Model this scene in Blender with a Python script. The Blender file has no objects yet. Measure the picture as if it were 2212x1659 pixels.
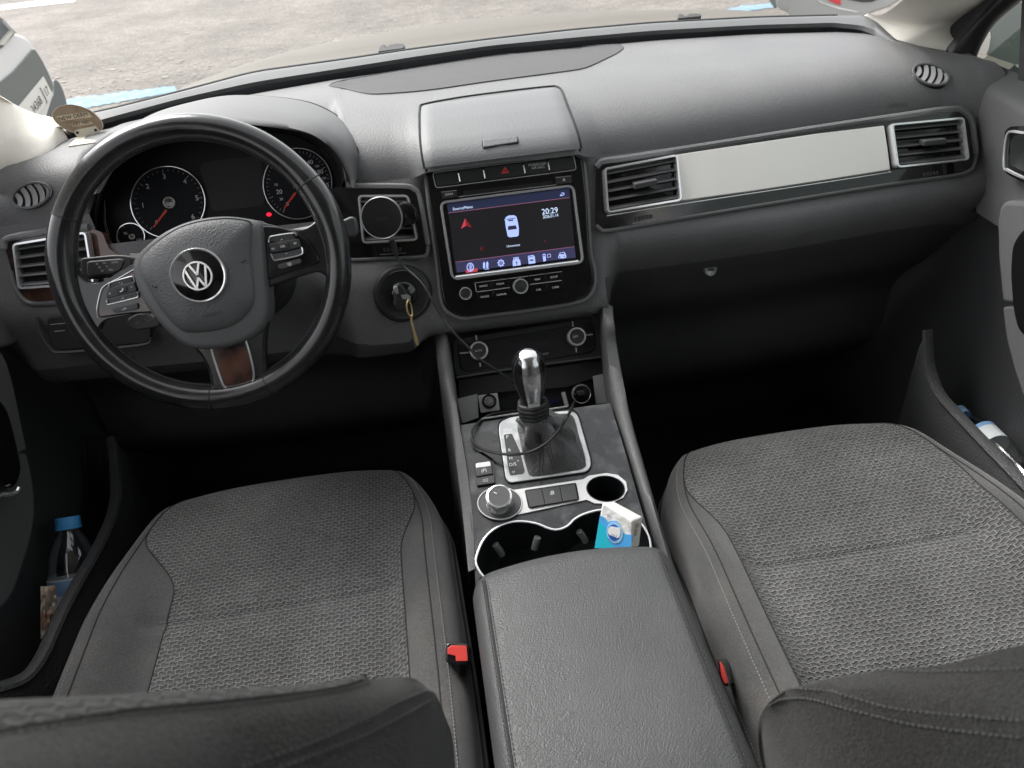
import bpy, bmesh, math, random
from mathutils import Vector, Matrix
from mathutils.bvhtree import BVHTree
from mathutils.geometry import tessellate_polygon
random.seed(7)
R_=math.radians
V=Vector
scene=bpy.context.scene
col=scene.collection
# ---------------------------------------------------------------- camera model
FPX=1660.0
Fv=V((-300,1173,-1660)).normalized()
Lv=V((1,.14,-.08)); Lv=(Lv-Fv*Lv.dot(Fv)).normalized()
Uv=Lv.cross(Fv)
CAM=V((-.12,0,1.60))
# measuring frames used while surveying the photograph: scale and offset in pixels
VW=dict(A=(0,0,.34314),B=(650.6,0,.34314),C=(1409.6,0,.36275),D=(0,379.5,.36765),E=(704.8,352.4,.29412),
 F=(1301.2,216.9,.4575),G=(921.7,650.6,.35952),H=(0,813.2,.5097),I=(921.7,1030.1,.37914),J=(1355.4,813.2,.50989),
 K=(0,162.6,.1307),L=(921.7,379.5,.17978),M=(54.2,1030.1,.26149),N=(1897.6,0,.26139),P=(0,0,1),Q=(0,0,.16347),
 R=(1626.5,0,.17157),S=(135.5,460.8,.16343),T=(1247,1057.2,.09804),U=(1951.8,840.4,.14703),W=(0,650.6,.52332),X=(2006,271.1,.49053))
def px(v,x,y):
    a=VW[v]; return a[0]+a[2]*x, a[1]+a[2]*y
def ray(v,x,y):
    x,y=px(v,x,y)
    r=V((x-1106,829.5-y,-FPX))
    return V((r.dot(Lv),r.dot(Fv),r.dot(Uv)))/FPX
def at(v,x,y,X=None,Y=None,Z=None):
    d=ray(v,x,y)
    if X is not None: t=(X-CAM.x)/d.x
    elif Y is not None: t=(Y-CAM.y)/d.y
    else: t=(Z-CAM.z)/d.z
    return CAM+d*t
class PL:
    def __init__(s,p0,n): s.p=V(p0); s.n=V(n).normalized()
    def at(s,v,x,y,off=0):
        d=ray(v,x,y); return CAM+d*((s.p+s.n*off-CAM).dot(s.n)/d.dot(s.n))
    def off(s,o): return PL(s.p+s.n*o,s.n)
def bvh_of(*obs):
    vs=[];fs=[]
    for o in obs:
        b=len(vs); w=wl(o)
        vs+=[v.co+w for v in o.data.vertices]; fs+=[[i+b for i in p.vertices] for p in o.data.polygons]
    return BVHTree.FromPolygons(vs,fs)
def cast(bv,v,x,y,off=0):
    d=ray(v,x,y).normalized(); h=bv.ray_cast(CAM,d)
    if h[0] is None:      # just past an edge: take the closest point of the surface to the sight line
        best=None
        for k in range(6,40):
            q=CAM+d*(k*.05); g=bv.find_nearest(q)
            if g[0] is not None and (best is None or g[3]<best[3]): best=g
        for it in range(6):
            q=CAM+d*((best[0]-CAM).dot(d)); best=bv.find_nearest(q)
        if best[3]>.03: return None
        h=best
    n=h[1] if h[1].dot(d)<0 else -h[1]
    return h[0]+n*off, n
# ---------------------------------------------------------------- objects
def wl(o):
    w=V((0,0,0))
    while o is not None: w+=o.location; o=o.parent
    return w
def thing(name,label,cat,loc=(0,0,0),group=None):
    o=bpy.data.objects.new(name,None); col.objects.link(o); o.location=loc; o.empty_display_size=.05
    o['label']=label; o['category']=cat
    if group: o['group']=group
    return o
def tag(o,label=None,cat=None,group=None,kind=None):
    if label: o['label']=label
    if cat: o['category']=cat
    if group: o['group']=group
    if kind: o['kind']=kind
    return o
def add(name,vs,fs,mat,parent=None,smooth=True,bevel=0,sub=0,seg=3,solid=0,ang=40):
    w=wl(parent) if parent else V((0,0,0))
    me=bpy.data.meshes.new(name); me.from_pydata([tuple(V(v)-w) for v in vs],[],fs); me.update()
    bm=bmesh.new(); bm.from_mesh(me); bmesh.ops.remove_doubles(bm,verts=bm.verts,dist=1e-6)
    if not solid: bmesh.ops.recalc_face_normals(bm,faces=bm.faces)
    bm.to_mesh(me); bm.free()
    if smooth: me.shade_smooth()
    me.materials.append(mat)
    o=bpy.data.objects.new(name,me); col.objects.link(o)
    if parent: o.parent=parent
    if solid:
        m=o.modifiers.new('s','SOLIDIFY'); m.thickness=solid; m.offset=-1
    if bevel:
        m=o.modifiers.new('b','BEVEL'); m.width=bevel; m.segments=seg; m.limit_method='ANGLE'; m.angle_limit=R_(35)
        m.harden_normals=False
    if sub:
        m=o.modifiers.new('u','SUBSURF'); m.levels=sub; m.render_levels=sub
    if smooth and not sub:
        try:
            me.set_sharp_from_angle(angle=R_(ang))
        except Exception: pass
    return o
class MB:
    def __init__(s): s.v=[]; s.f=[]
    def add(s,vs,fs):
        b=len(s.v); s.v+=[V(v) for v in vs]; s.f+=[[i+b for i in f] for f in fs]
    def box(s,c,x,y,z):   # centre and half-axis vectors
        c=V(c); P=[c+x*i+y*j+z*k for i in(-1,1) for j in(-1,1) for k in(-1,1)]
        s.add(P,[(0,1,3,2),(4,6,7,5),(0,4,5,1),(2,3,7,6),(0,2,6,4),(1,5,7,3)])
    def build(s,name,mat,parent=None,**k): return add(name,s.v,s.f,mat,parent,**k)
def cr(P,n,closed=False):
    P=[V(p) for p in P]; m=len(P); out=[]
    segs=m if closed else m-1
    g=lambda i: P[i%m] if closed else P[max(0,min(m-1,i))]
    # arc length table
    raw=[]
    for i in range(segs):
        a,b,c,d=g(i-1),g(i),g(i+1),g(i+2)
        if not closed:
            if i==0: a=b*2-c
            if i==segs-1: d=c*2-b
        for k in range(12):
            t=k/12; raw.append(.5*((2*b)+(c-a)*t+(2*a-5*b+4*c-d)*t*t+(3*b-a-3*c+d)*t**3))
    raw.append(P[0] if closed else P[-1])
    L=[0]
    for i in range(1,len(raw)): L.append(L[-1]+(raw[i]-raw[i-1]).length)
    tot=L[-1]; j=0
    cnt=n
    for k in range(cnt):
        t=tot*k/(cnt if closed else cnt-1)
        while j<len(L)-2 and L[j+1]<t: j+=1
        d=L[j+1]-L[j]; u=(t-L[j])/d if d>1e-12 else 0
        out.append(raw[j].lerp(raw[j+1],min(1,max(0,u))))
    return out
def lin(P,n):
    P=[V(p) for p in P]; L=[0]
    for i in range(1,len(P)): L.append(L[-1]+(P[i]-P[i-1]).length)
    out=[];j=0
    for k in range(n):
        t=L[-1]*k/(n-1)
        while j<len(L)-2 and L[j+1]<t:j+=1
        d=L[j+1]-L[j]; out.append(P[j].lerp(P[j+1],min(1,(t-L[j])/d if d>1e-12 else 0)))
    return out
def gridfaces(nu,nv,b=0,cu=False,cv=False):
    f=[]
    for i in range(nv if cv else nv-1):
        for j in range(nu if cu else nu-1):
            f.append((b+i*nu+j,b+i*nu+(j+1)%nu,b+((i+1)%nv)*nu+(j+1)%nu,b+((i+1)%nv)*nu+j))
    return f
def crx(rows,nv):
    nu=len(rows[0]); cols=[cr([r[j] for r in rows],nv) for j in range(nu)]
    return [cols[j][i] for i in range(nv) for j in range(nu)]
def loft(name,rails,mat,nu=40,nv=None,parent=None,smoothx=True,**k):
    rows=[cr(r,nu) for r in rails]
    if nv and smoothx:
        vs=crx(rows,nv); return add(name,vs,gridfaces(nu,nv),mat,parent,**k)
    vs=[p for r in rows for p in r]
    return add(name,vs,gridfaces(nu,len(rows)),mat,parent,**k)
def tube(name,P,r,mat,parent=None,closed=False,n=None,seg=8,sq=None,up=None,mb=None,capped=True):
    n=n or max(8,len(P)*6)
    pts=cr(P,n,closed) if len(P)>2 else lin(P,n)
    N=len(pts); vs=[]; 
    T=[]
    for i in range(N):
        a=pts[(i-1)%N] if closed or i>0 else pts[i]; b=pts[(i+1)%N] if closed or i<N-1 else pts[i]
        T.append((b-a).normalized())
    u=V(up) if up is not None else (V((0,0,1)) if abs(T[0].z)<.9 else V((1,0,0)))
    for i in range(N):
        u=V(up) if up is not None else u
        u=(u-T[i]*u.dot(T[i])).normalized(); w=T[i].cross(u)
        rr=r(i/(N-1)) if callable(r) else r
        for k in range(seg):
            a=2*math.pi*k/seg
            ca,sa=math.cos(a),math.sin(a)
            if sq: vs.append(pts[i]+w*ca*sq[0]+u*sa*sq[1])
            else: vs.append(pts[i]+w*ca*rr+u*sa*rr)
    fs=gridfaces(seg,N,cu=True,cv=closed)
    if not closed and capped: fs+=[list(range(seg))[::-1],[(N-1)*seg+k for k in range(seg)]]
    if mb is not None: mb.add(vs,fs); return
    return add(name,vs,fs,mat,parent)
def rnd(P,r,seg=5):
    P=[V(p) for p in P]; out=[]; m=len(P)
    for i in range(m):
        a,b,c=P[i-1],P[i],P[(i+1)%m]
        rr=r[i] if isinstance(r,(list,tuple)) else r
        d1=(a-b);d2=(c-b); l=min(rr,d1.length*.48,d2.length*.48)
        p1=b+d1.normalized()*l;p2=b+d2.normalized()*l
        if rr<=0: out.append(b);continue
        for k in range(seg+1):
            t=k/seg; out.append(p1*(1-t)**2+b*2*t*(1-t)+p2*t*t)
    return out
def newell(P):
    n=V((0,0,0))
    for i in range(len(P)):
        a,b=P[i-1],P[i]; n+=V(((a.y-b.y)*(a.z+b.z),(a.z-b.z)*(a.x+b.x),(a.x-b.x)*(a.y+b.y)))
    return n.normalized()
def plate(name,P,n,depth,mat,parent=None,holes=None,bevel=0,smooth=True,mb=None,seg=3):
    P=[V(p) for p in P]; n=V(n).normalized()
    loops=[P]+[[V(q) for q in h] for h in (holes or [])]
    tri=tessellate_polygon([[tuple(p) for p in l] for l in loops])
    allp=[p for l in loops for p in l]; m=len(allp)
    if depth==0: vs=allp;fs=[list(t) for t in tri]
    else:
        vs=allp+[p-n*depth for p in allp]
        fs=[]
        if holes: fs+=[list(t) for t in tri]+[[i+m for i in t][::-1] for t in tri]
        else: fs+=[list(range(m)),[i+m for i in range(m)][::-1]]
        b=0
        for l in loops:
            k=len(l)
            for i in range(k): fs.append((b+i,b+(i+1)%k,m+b+(i+1)%k,m+b+i))
            b+=k
    if mb is not None: mb.add(vs,fs); return
    o=add(name,vs,fs,mat,parent,smooth=smooth,bevel=bevel,seg=seg)
    return o
def shape(name,pl,v,pts,mat,off=0,depth=.002,r=0,parent=None,bevel=0,mb=None,holes=None,seg=5):
    P=[pl.at(v,x,y,off) for x,y in pts]
    if r: P=rnd(P,r,seg)
    return plate(name,P,pl.n,depth,mat,parent,bevel=bevel,mb=mb,holes=holes)
def ring(name,P,n,w,h,mat,parent=None,bevel=0,mb=None):
    """flat band along closed outline P, width w inward, height h above plane"""
    n=V(n).normalized(); P=[V(p) for p in P]; m=len(P)
    c=sum(P,V((0,0,0)))/m; Q=[]
    for i in range(m):
        t=(P[(i+1)%m]-P[i-1]).normalized(); s=n.cross(t)
        if s.dot(c-P[i])<0: s=-s
        Q.append(P[i]+s*w)
    prof=[(0,0),(0,.7),(.2,1),(.8,1),(1,.7),(1,0)]
    vs=[]
    for a,b in prof: vs+=[P[i].lerp(Q[i],a)+n*h*b for i in range(m)]
    fs=gridfaces(m,len(prof),cu=True)
    if mb is not None: mb.add(vs,fs);return
    return add(name,vs,fs,mat,parent)
def ell(cx,cy,rx,ry,rot=0,n=40,a0=0,a1=360):
    o=[];c,s=math.cos(R_(rot)),math.sin(R_(rot))
    full=abs(a1-a0)>=360
    for k in range(n):
        a=R_(a0+(a1-a0)*k/(n if full else n-1)); x,y=rx*math.cos(a),ry*math.sin(a); o.append((cx+x*c-y*s,cy+x*s+y*c))
    return o
def lathe(name,c,ax,prof,mat,parent=None,seg=32,mb=None,xdir=None):
    ax=V(ax).normalized(); x=ax.orthogonal().normalized(); y=ax.cross(x); vs=[]
    for r,h in prof:
        for k in range(seg):
            a=2*math.pi*k/seg; vs.append(V(c)+ax*h+(x*math.cos(a)+y*math.sin(a))*r)
    fs=gridfaces(seg,len(prof),cu=True)
    if prof[0][0]>1e-5: fs.append(list(range(seg)))
    if prof[-1][0]>1e-5: fs.append([(len(prof)-1)*seg+k for k in range(seg)])
    if mb is not None: mb.add(vs,fs);return
    return add(name,vs,fs,mat,parent)
def dome(name,P,n,levels,mat,parent=None,cen=None,**k):
    P=[V(p) for p in P]; c=cen or sum(P,V((0,0,0)))/len(P); n=V(n).normalized(); vs=[]
    for s,h in levels: vs+=[c+(p-c)*s+n*h for p in P]
    m=len(P); fs=gridfaces(m,len(levels),cu=True); vs.append(c+n*levels[-1][1]); e=len(vs)-1; b=(len(levels)-1)*m
    fs+=[(b+i,b+(i+1)%m,e) for i in range(m)]
    return add(name,vs,fs,mat,parent,**k)
def text(name,s,pa,pb,n,mat,parent=None,hs=1.0,depth=.0004,sz=None,mb=None,track=1.0,ydir=None,cap=None):
    """lettering whose baseline runs from pa to pb on the plane with normal n"""
    cu=bpy.data.curves.new('t','FONT'); cu.body=s; cu.size=1; cu.space_character=track; cu.resolution_u=3
    ob=bpy.data.objects.new('t',cu); col.objects.link(ob)
    bpy.context.view_layer.update()
    dg=bpy.context.evaluated_depsgraph_get(); me=ob.evaluated_get(dg).to_mesh()
    vs=[v.co.copy() for v in me.vertices]; fs=[list(p.vertices) for p in me.polygons]
    ob.evaluated_get(dg).to_mesh_clear(); bpy.data.objects.remove(ob)
    x0=min(v.x for v in vs);x1=max(v.x for v in vs); y1=max(v.y for v in vs)
    pa=V(pa);pb=V(pb);xd=(pb-pa).normalized();n=V(n).normalized();yd=n.cross(xd);w=(pb-pa).length/(x1-x0)
    if ydir is not None: yd=V(ydir)
    if cap: w=cap/y1; pa=(pa+pb)/2-xd*(w*(x1-x0)/2)
    out=[pa+xd*((v.x-x0)*w)+yd*(v.y*w*hs)+n*depth for v in vs]
    if mb is not None: mb.add(out,fs);return
    return add(name,out,fs,mat,parent,smooth=False)
def ptext(name,s,pl,v,a,b,mat,parent=None,off=.0005,**k):
    return text(name,s,pl.at(v,*a,off),pl.at(v,*b,off),pl.n,mat,parent,**k)
def patch(name,v,left,right,bv,off,mat,parent=None,nu=24,nv=24,**k):
    """a panel that follows the surface bv between two measured side lines"""
    l=[V((x,y,0)) for x,y in left]; r=[V((x,y,0)) for x,y in right]
    l=cr(l,nv);r=cr(r,nv); vs=[]
    for i in range(nv):
        for j in range(nu):
            p=l[i].lerp(r[i],j/(nu-1)); c=cast(bv,v,p.x,p.y,off); vs.append(c[0])
    return add(name,vs,gridfaces(nu,nv),mat,parent,**k)
def line_on(name,v,pts,bv,off,r,mat,parent=None,n=None,closed=False,seg=6,mb=None):
    P=cr([V((x,y,0)) for x,y in pts],n or max(12,len(pts)*6),closed)
    Q=[];
    for p in P:
        c=cast(bv,v,p.x,p.y,off)
        if c: Q.append(c[0])
    return tube(name,Q,r,mat,parent,closed=closed,n=len(Q),seg=seg,mb=mb)
def stitches(name,P,mat,parent,pitch=.006,duty=.6,r=.0006,mb=None):
    """dashed thread along a 3D polyline"""
    m=MB() if mb is None else mb
    L=sum((P[i+1]-P[i]).length for i in range(len(P)-1)); n=max(2,int(L/pitch)*5+1); Q=lin(P,n)
    for i in range(0,n-4,5): tube('',[Q[i],Q[i+3]],r,None,n=2,seg=4,mb=m)
    if mb is None: return m.build(name,mat,parent)
# ---------------------------------------------------------------- materials
def M(name,base,rough=.5,metal=0,bump=None,coat=0,spec=.5,var=None,roughvar=None,emit=None,alpha=None):
    m=bpy.data.materials.new(name); m.use_nodes=True; nt=m.node_tree; N=nt.nodes; Lk=nt.links; b=N['Principled BSDF']
    b.inputs['Base Color'].default_value=(*base,1); b.inputs['Roughness'].default_value=rough; b.inputs['Metallic'].default_value=metal
    b.inputs['Specular IOR Level'].default_value=spec
    if coat: b.inputs['Coat Weight'].default_value=coat; b.inputs['Coat Roughness'].default_value=.05
    if emit: b.inputs['Emission Color'].default_value=(*emit[0],1); b.inputs['Emission Strength'].default_value=emit[1]
    tc=N.new('ShaderNodeTexCoord')
    def mp(scale):
        x=N.new('ShaderNodeMapping'); Lk.new(tc.outputs['Object'],x.inputs[0]); x.inputs['Scale'].default_value=scale if isinstance(scale,(tuple,list)) else (scale,)*3; return x.outputs[0]
    def noise(scale,det=3,dim=1):
        x=N.new('ShaderNodeTexNoise'); Lk.new(mp(scale),x.inputs['Vector']); x.inputs['Scale'].default_value=dim; x.inputs['Detail'].default_value=det; return x.outputs['Fac']
    def ramp(src,a,b_,c0,c1):
        r=N.new('ShaderNodeMapRange'); Lk.new(src,r.inputs[0]); r.inputs[1].default_value=a;r.inputs[2].default_value=b_;r.inputs[3].default_value=c0;r.inputs[4].default_value=c1; return r.outputs[0]
    if var:  # (scale, colour2, lo, hi)
        mx=N.new('ShaderNodeMix'); mx.data_type='RGBA'; Lk.new(ramp(noise(var[0],5),var[2],var[3],0,1),mx.inputs[0])
        mx.inputs[6].default_value=(*base,1); mx.inputs[7].default_value=(*var[1],1); Lk.new(mx.outputs[2],b.inputs['Base Color'])
    if roughvar: Lk.new(ramp(noise(roughvar[0],6),.3,.7,roughvar[1],roughvar[2]),b.inputs['Roughness'])
    if bump:
        kind,scale,dist=bump; bp=N.new('ShaderNodeBump'); bp.inputs['Distance'].default_value=dist; bp.inputs['Strength'].default_value=1
        if kind=='grain':
            # warped voronoi pebbles
            vo=N.new('ShaderNodeTexVoronoi'); vo.feature='SMOOTH_F1'; vo.inputs['Smoothness'].default_value=.35
            w=N.new('ShaderNodeTexNoise'); Lk.new(mp(scale),w.inputs['Vector']); w.inputs['Scale'].default_value=.7
            mxv=N.new('ShaderNodeVectorMath'); mxv.operation='MULTIPLY_ADD'; Lk.new(w.outputs['Color'],mxv.inputs[0]); mxv.inputs[1].default_value=(.15,.15,.15); Lk.new(mp(scale),mxv.inputs[2]); Lk.new(mxv.outputs[0],vo.inputs['Vector'])
            vo.inputs['Scale'].default_value=1; Lk.new(vo.outputs['Distance'],bp.inputs['Height']); bp.invert=True
        elif kind=='noise':
            Lk.new(noise(scale,4),bp.inputs['Height'])
        elif kind=='knurl':
            ck=N.new('ShaderNodeTexChecker'); Lk.new(mp(scale),ck.inputs['Vector']); Lk.new(ck.outputs['Fac'],bp.inputs['Height'])
        elif kind=='lines':
            wv=N.new('ShaderNodeTexWave'); wv.bands_direction='Z' ; Lk.new(mp(scale),wv.inputs['Vector']); wv.inputs['Scale'].default_value=1; Lk.new(wv.outputs['Fac'],bp.inputs['Height'])
        Lk.new(bp.outputs[0],b.inputs['Normal'])
    return m
def weave_mat(name,dark,light,bd=.0022):
    m=bpy.data.materials.new(name); m.use_nodes=True; nt=m.node_tree; N=nt.nodes; Lk=nt.links; b=N['Principled BSDF']
    b.inputs['Roughness'].default_value=.85; b.inputs['Specular IOR Level'].default_value=.25
    b.inputs['Sheen Weight'].default_value=.15
    tc=N.new('ShaderNodeTexCoord'); ns=N.new('ShaderNodeTexNoise'); ns.inputs['Scale'].default_value=110; Lk.new(tc.outputs['Object'],ns.inputs['Vector'])
    sc=N.new('ShaderNodeVectorMath'); sc.operation='MULTIPLY_ADD'; Lk.new(ns.outputs['Color'],sc.inputs[0]); sc.inputs[1].default_value=(.0022,.0022,0); Lk.new(tc.outputs['Object'],sc.inputs[2])
    # wavy rows
    wv=N.new('ShaderNodeSeparateXYZ'); Lk.new(sc.outputs[0],wv.inputs[0])
    def mth(op,a,b2=None,c=None):
        x=N.new('ShaderNodeMath'); x.operation=op
        for i,q in enumerate((a,b2,c)):
            if q is None: continue
            if isinstance(q,(int,float)): x.inputs[i].default_value=q
            else: Lk.new(q,x.inputs[i])
        return x.outputs[0]
    PX,PY=.0102,.0122
    s=mth('SINE',mth('MULTIPLY',wv.outputs[0],2*math.pi/PX)); yy=mth('ADD',wv.outputs[1],mth('MULTIPLY',s,.0009))
    cb=N.new('ShaderNodeCombineXYZ'); Lk.new(wv.outputs[0],cb.inputs[0]); Lk.new(yy,cb.inputs[1])
    br=N.new('ShaderNodeTexBrick'); Lk.new(cb.outputs[0],br.inputs['Vector']); br.inputs['Scale'].default_value=1
    br.inputs['Brick Width'].default_value=PX; br.inputs['Row Height'].default_value=PY/2; br.inputs['Mortar Size'].default_value=.0015; br.inputs['Mortar Smooth'].default_value=1.0
    br.inputs['Color1'].default_value=(*dark,1); br.inputs['Color2'].default_value=(dark[0]*1.5,dark[1]*1.5,dark[2]*1.5,1); br.inputs['Mortar'].default_value=(*light,1)
    n2=N.new('ShaderNodeTexNoise'); n2.inputs['Scale'].default_value=7; n2.inputs['Detail'].default_value=4; Lk.new(tc.outputs['Object'],n2.inputs['Vector'])
    mr=N.new('ShaderNodeMapRange'); Lk.new(n2.outputs['Fac'],mr.inputs[0]); mr.inputs[1].default_value=.35; mr.inputs[2].default_value=.75; mr.inputs[3].default_value=.82; mr.inputs[4].default_value=1.35
    vm=N.new('ShaderNodeVectorMath'); vm.operation='SCALE'; Lk.new(br.outputs['Color'],vm.inputs[0]); Lk.new(mr.outputs[0],vm.inputs['Scale']); Lk.new(vm.outputs[0],b.inputs['Base Color'])
    bp=N.new('ShaderNodeBump'); bp.inputs['Distance'].default_value=bd; n3=N.new('ShaderNodeTexNoise'); n3.inputs['Scale'].default_value=1200; Lk.new(tc.outputs['Object'],n3.inputs['Vector'])
    Lk.new(mth('ADD',br.outputs['Fac'],mth('MULTIPLY',n3.outputs['Fac'],.35)),bp.inputs['Height']); Lk.new(bp.outputs[0],b.inputs['Normal'])
    return m
def glass_mat(name,tint=(1,1,1),fac=.06):
    m=bpy.data.materials.new(name); m.use_nodes=True; nt=m.node_tree; N=nt.nodes; Lk=nt.links; N.clear()
    o=N.new('ShaderNodeOutputMaterial'); t=N.new('ShaderNodeBsdfTransparent'); t.inputs[0].default_value=(*tint,1)
    g=N.new('ShaderNodeBsdfGlossy'); g.inputs['Roughness'].default_value=.03; mx=N.new('ShaderNodeMixShader')
    lw=N.new('ShaderNodeLayerWeight'); lw.inputs[0].default_value=.25; mr=N.new('ShaderNodeMapRange'); Lk.new(lw.outputs['Fresnel'],mr.inputs[0]); mr.inputs[3].default_value=fac*.5; mr.inputs[4].default_value=fac*4
    Lk.new(mr.outputs[0],mx.inputs[0]); Lk.new(t.outputs[0],mx.inputs[1]); Lk.new(g.outputs[0],mx.inputs[2]); Lk.new(mx.outputs[0],o.inputs[0])
    return m
m_dash=M('dash_plastic',(.125,.125,.129),.58,bump=('grain',430,.0004),var=(9,(.138,.138,.141),.4,.7))
m_dashs=M('smooth_plastic',(.115,.115,.118),.6,bump=('noise',900,.0002))
m_slot=M('slot_plastic',(.035,.036,.04),.6,bump=('noise',400,.0003))
m_dark=M('dark_plastic',(.022,.022,.024),.5,bump=('noise',700,.0002))
m_mid=M('mid_plastic',(.06,.06,.064),.5,bump=('noise',800,.0002))
m_blackf=M('black_void',(.006,.006,.007),.8)
m_gloss=M('gloss_black',(.008,.008,.009),.09,roughvar=(40,.05,.2),coat=.4)
m_dusty=M('dusty_gloss_black',(.020,.021,.023),.25,roughvar=(45,.12,.5),var=(38,(.085,.087,.092),.5,.72))
m_chrome=M('chrome',(.80,.81,.82),.16,.72)
m_satin=M('satin_silver',(.86,.83,.79),.36,.30,roughvar=(14,.28,.42),bump=('noise',(40,900,900),.00005))
m_silver=M('silver_plastic',(.62,.62,.62),.32,.35)
m_beige=M('pillar_trim',(.84,.80,.72),.7,bump=('noise',700,.0003),var=(6,(.78,.74,.67),.4,.7))
m_leather=M('armrest_leather',(.046,.047,.049),.44,bump=('grain',(560,900,700),.00055),var=(10,(.060,.061,.063),.45,.7),roughvar=(5,.40,.52))
m_rim=M('worn_rim_leather',(.018,.018,.019),.2,bump=('noise',700,.00006),roughvar=(45,.10,.26),var=(25,(.032,.032,.033),.5,.8),coat=.25)
m_pad=M('airbag_plastic',(.105,.107,.11),.48,bump=('grain',450,.0005))
m_pads=M('airbag_edge',(.11,.112,.115),.45)
m_boot=M('boot_leather',(.10,.10,.103),.36,bump=('grain',500,.0008))
m_key=M('button_plastic',(.035,.036,.038),.45,bump=('noise',900,.0001))
m_weave=weave_mat('woven_fabric',(.046,.046,.047),(.175,.173,.170),.0030)
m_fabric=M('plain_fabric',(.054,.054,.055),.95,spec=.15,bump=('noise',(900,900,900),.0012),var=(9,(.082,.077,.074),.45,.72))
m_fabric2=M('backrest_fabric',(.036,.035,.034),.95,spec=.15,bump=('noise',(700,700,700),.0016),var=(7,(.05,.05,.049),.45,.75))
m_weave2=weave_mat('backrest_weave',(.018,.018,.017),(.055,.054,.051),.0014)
m_seam=M('seam_shadow',(.012,.012,.012),.9)
m_thread=M('thread',(.19,.19,.19),.8)
m_carpet=M('carpet',(.012,.012,.012),1,bump=('noise',600,.002))
m_door=M('door_plastic',(.050,.051,.053),.55,bump=('grain',330,.0008))
m_doorpad=M('door_fabric',(.115,.115,.118),.85,spec=.25,bump=('noise',(1500,1500,1500),.0006))
m_white=M('white_print',(.75,.75,.75),.6)
m_grey_print=M('grey_print',(.32,.33,.34),.6)
m_red=M('red_print',(.55,.05,.04),.5)
m_glow_red=M('warning_lamp',(.8,.02,.03),.4,emit=((1,.01,.04),.5))
m_needle=M('needle',(.45,.04,.03),.5,emit=((.6,.04,.02),.03))
m_redbtn=M('red_plastic',(.62,.06,.05),.35)
m_glass=glass_mat('clear_glass',(.97,.98,.97),.03)
m_sideglass=glass_mat('tinted_glass',(.75,.79,.76),.06)
m_lcd=M('display_panel',(.018,.018,.021),.5,spec=.3)
m_gauge=M('gauge_face',(.008,.009,.013),.6,spec=.2)
m_headliner=M('headliner',(.45,.44,.41),.9)
m_bodypaint=M('champagne_paint',(.125,.112,.095),.6,0,spec=.3)
m_rubber=M('black_rubber',(.015,.015,.016),.6)
m_brass=M('brass',(.75,.56,.28),.28,.6)
m_cable=M('cable',(.02,.02,.021),.3)
m_brown_refl=M('gloss_brown_reflection',(.012,.009,.009),.12,coat=.5,var=(14,(.105,.046,.031),.44,.56),roughvar=(40,.06,.2))  # gloss black with a brown reflection painted into its colour
m_slatl=M('light_slat',(.30,.30,.31),.5)
def speckle(m,scale,lo,hi,sheen=0):
    nt=m.node_tree; N=nt.nodes; Lk=nt.links; b=N['Principled BSDF']; i=b.inputs['Base Color']; src=i.links[0].from_socket
    tc=N.new('ShaderNodeTexCoord'); x=N.new('ShaderNodeTexNoise'); x.inputs['Scale'].default_value=scale; x.inputs['Detail'].default_value=2; Lk.new(tc.outputs['Object'],x.inputs['Vector'])
    r=N.new('ShaderNodeMapRange'); Lk.new(x.outputs['Fac'],r.inputs[0]); r.inputs[1].default_value=.35;r.inputs[2].default_value=.65;r.inputs[3].default_value=lo;r.inputs[4].default_value=hi
    v=N.new('ShaderNodeVectorMath'); v.operation='SCALE'; Lk.new(src,v.inputs[0]); Lk.new(r.outputs[0],v.inputs['Scale']); Lk.new(v.outputs[0],i)
    if sheen: b.inputs['Sheen Weight'].default_value=sheen; b.inputs['Sheen Roughness'].default_value=.5
speckle(m_fabric,650,.72,1.3,.25); speckle(m_fabric2,600,.7,1.35,.15); speckle(m_weave,500,.75,1.25); speckle(m_dash,420,.93,1.07)
# ================================================================= planes
SP=PL((0,1.06,1.11),(0,-.891,.454))          # centre stack
VP=PL((.14,1.058,1.10),(.04,-.88,.47))       # passenger trim
LP=PL((-.14,1.058,1.10),(-.04,-.88,.47))     # driver side vents
IP=PL((-.38,1.18,1.17),(0,-.93,.37))         # instruments
HP=PL((0,1.03,.95),(0,-.82,.57))             # climate panel
CP=PL((0,.67,.825),(0,-.313,.95))            # console deck
# ================================================================= car body
car=thing('car','champagne car shell with beige windscreen pillars around the cabin and bonnet beyond the glass','car body',(0,1.6,.3))
# ================================================================= dashboard skins
dash=thing('dashboard','grained grey dashboard across the cabin with silver passenger trim strip','dashboard',(0,1.2,.9))
def rail(pts,z=None,y=None):
    o=[]
    for p in pts:
        v,x,yy=p[0],p[1],p[2]; zz=p[3] if len(p)>3 else z
        o.append(at(v,x,yy,Z=zz) if zz is not None else at(v,x,yy,Y=y))
    return o
A1=rail([('P',-20,300,1.25),('P',100,262,1.26),('P',223,240),('P',395,197),('P',549,156),('P',759,127),('P',891,107),('P',1062,85),('P',1240,65),('P',1410,50),('P',1640,38),('P',1800,34),('P',1868,33),('P',1893,47,1.268),('P',1936,86,1.262),('P',1973,98,1.258),('P',2041,110,1.25)],1.27)
B1=rail([('P',20,330,1.25),('P',130,285,1.26),('P',223,257),('P',395,211),('P',549,177),('P',759,144),('P',891,123),('P',1062,98),('P',1240,81),('P',1410,66),('P',1627,54),('P',1800,49),('P',1862,55),('P',1893,66,1.266),('P',1930,92,1.26),('P',1970,104,1.257),('P',2038,117,1.249)],1.268)
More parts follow.
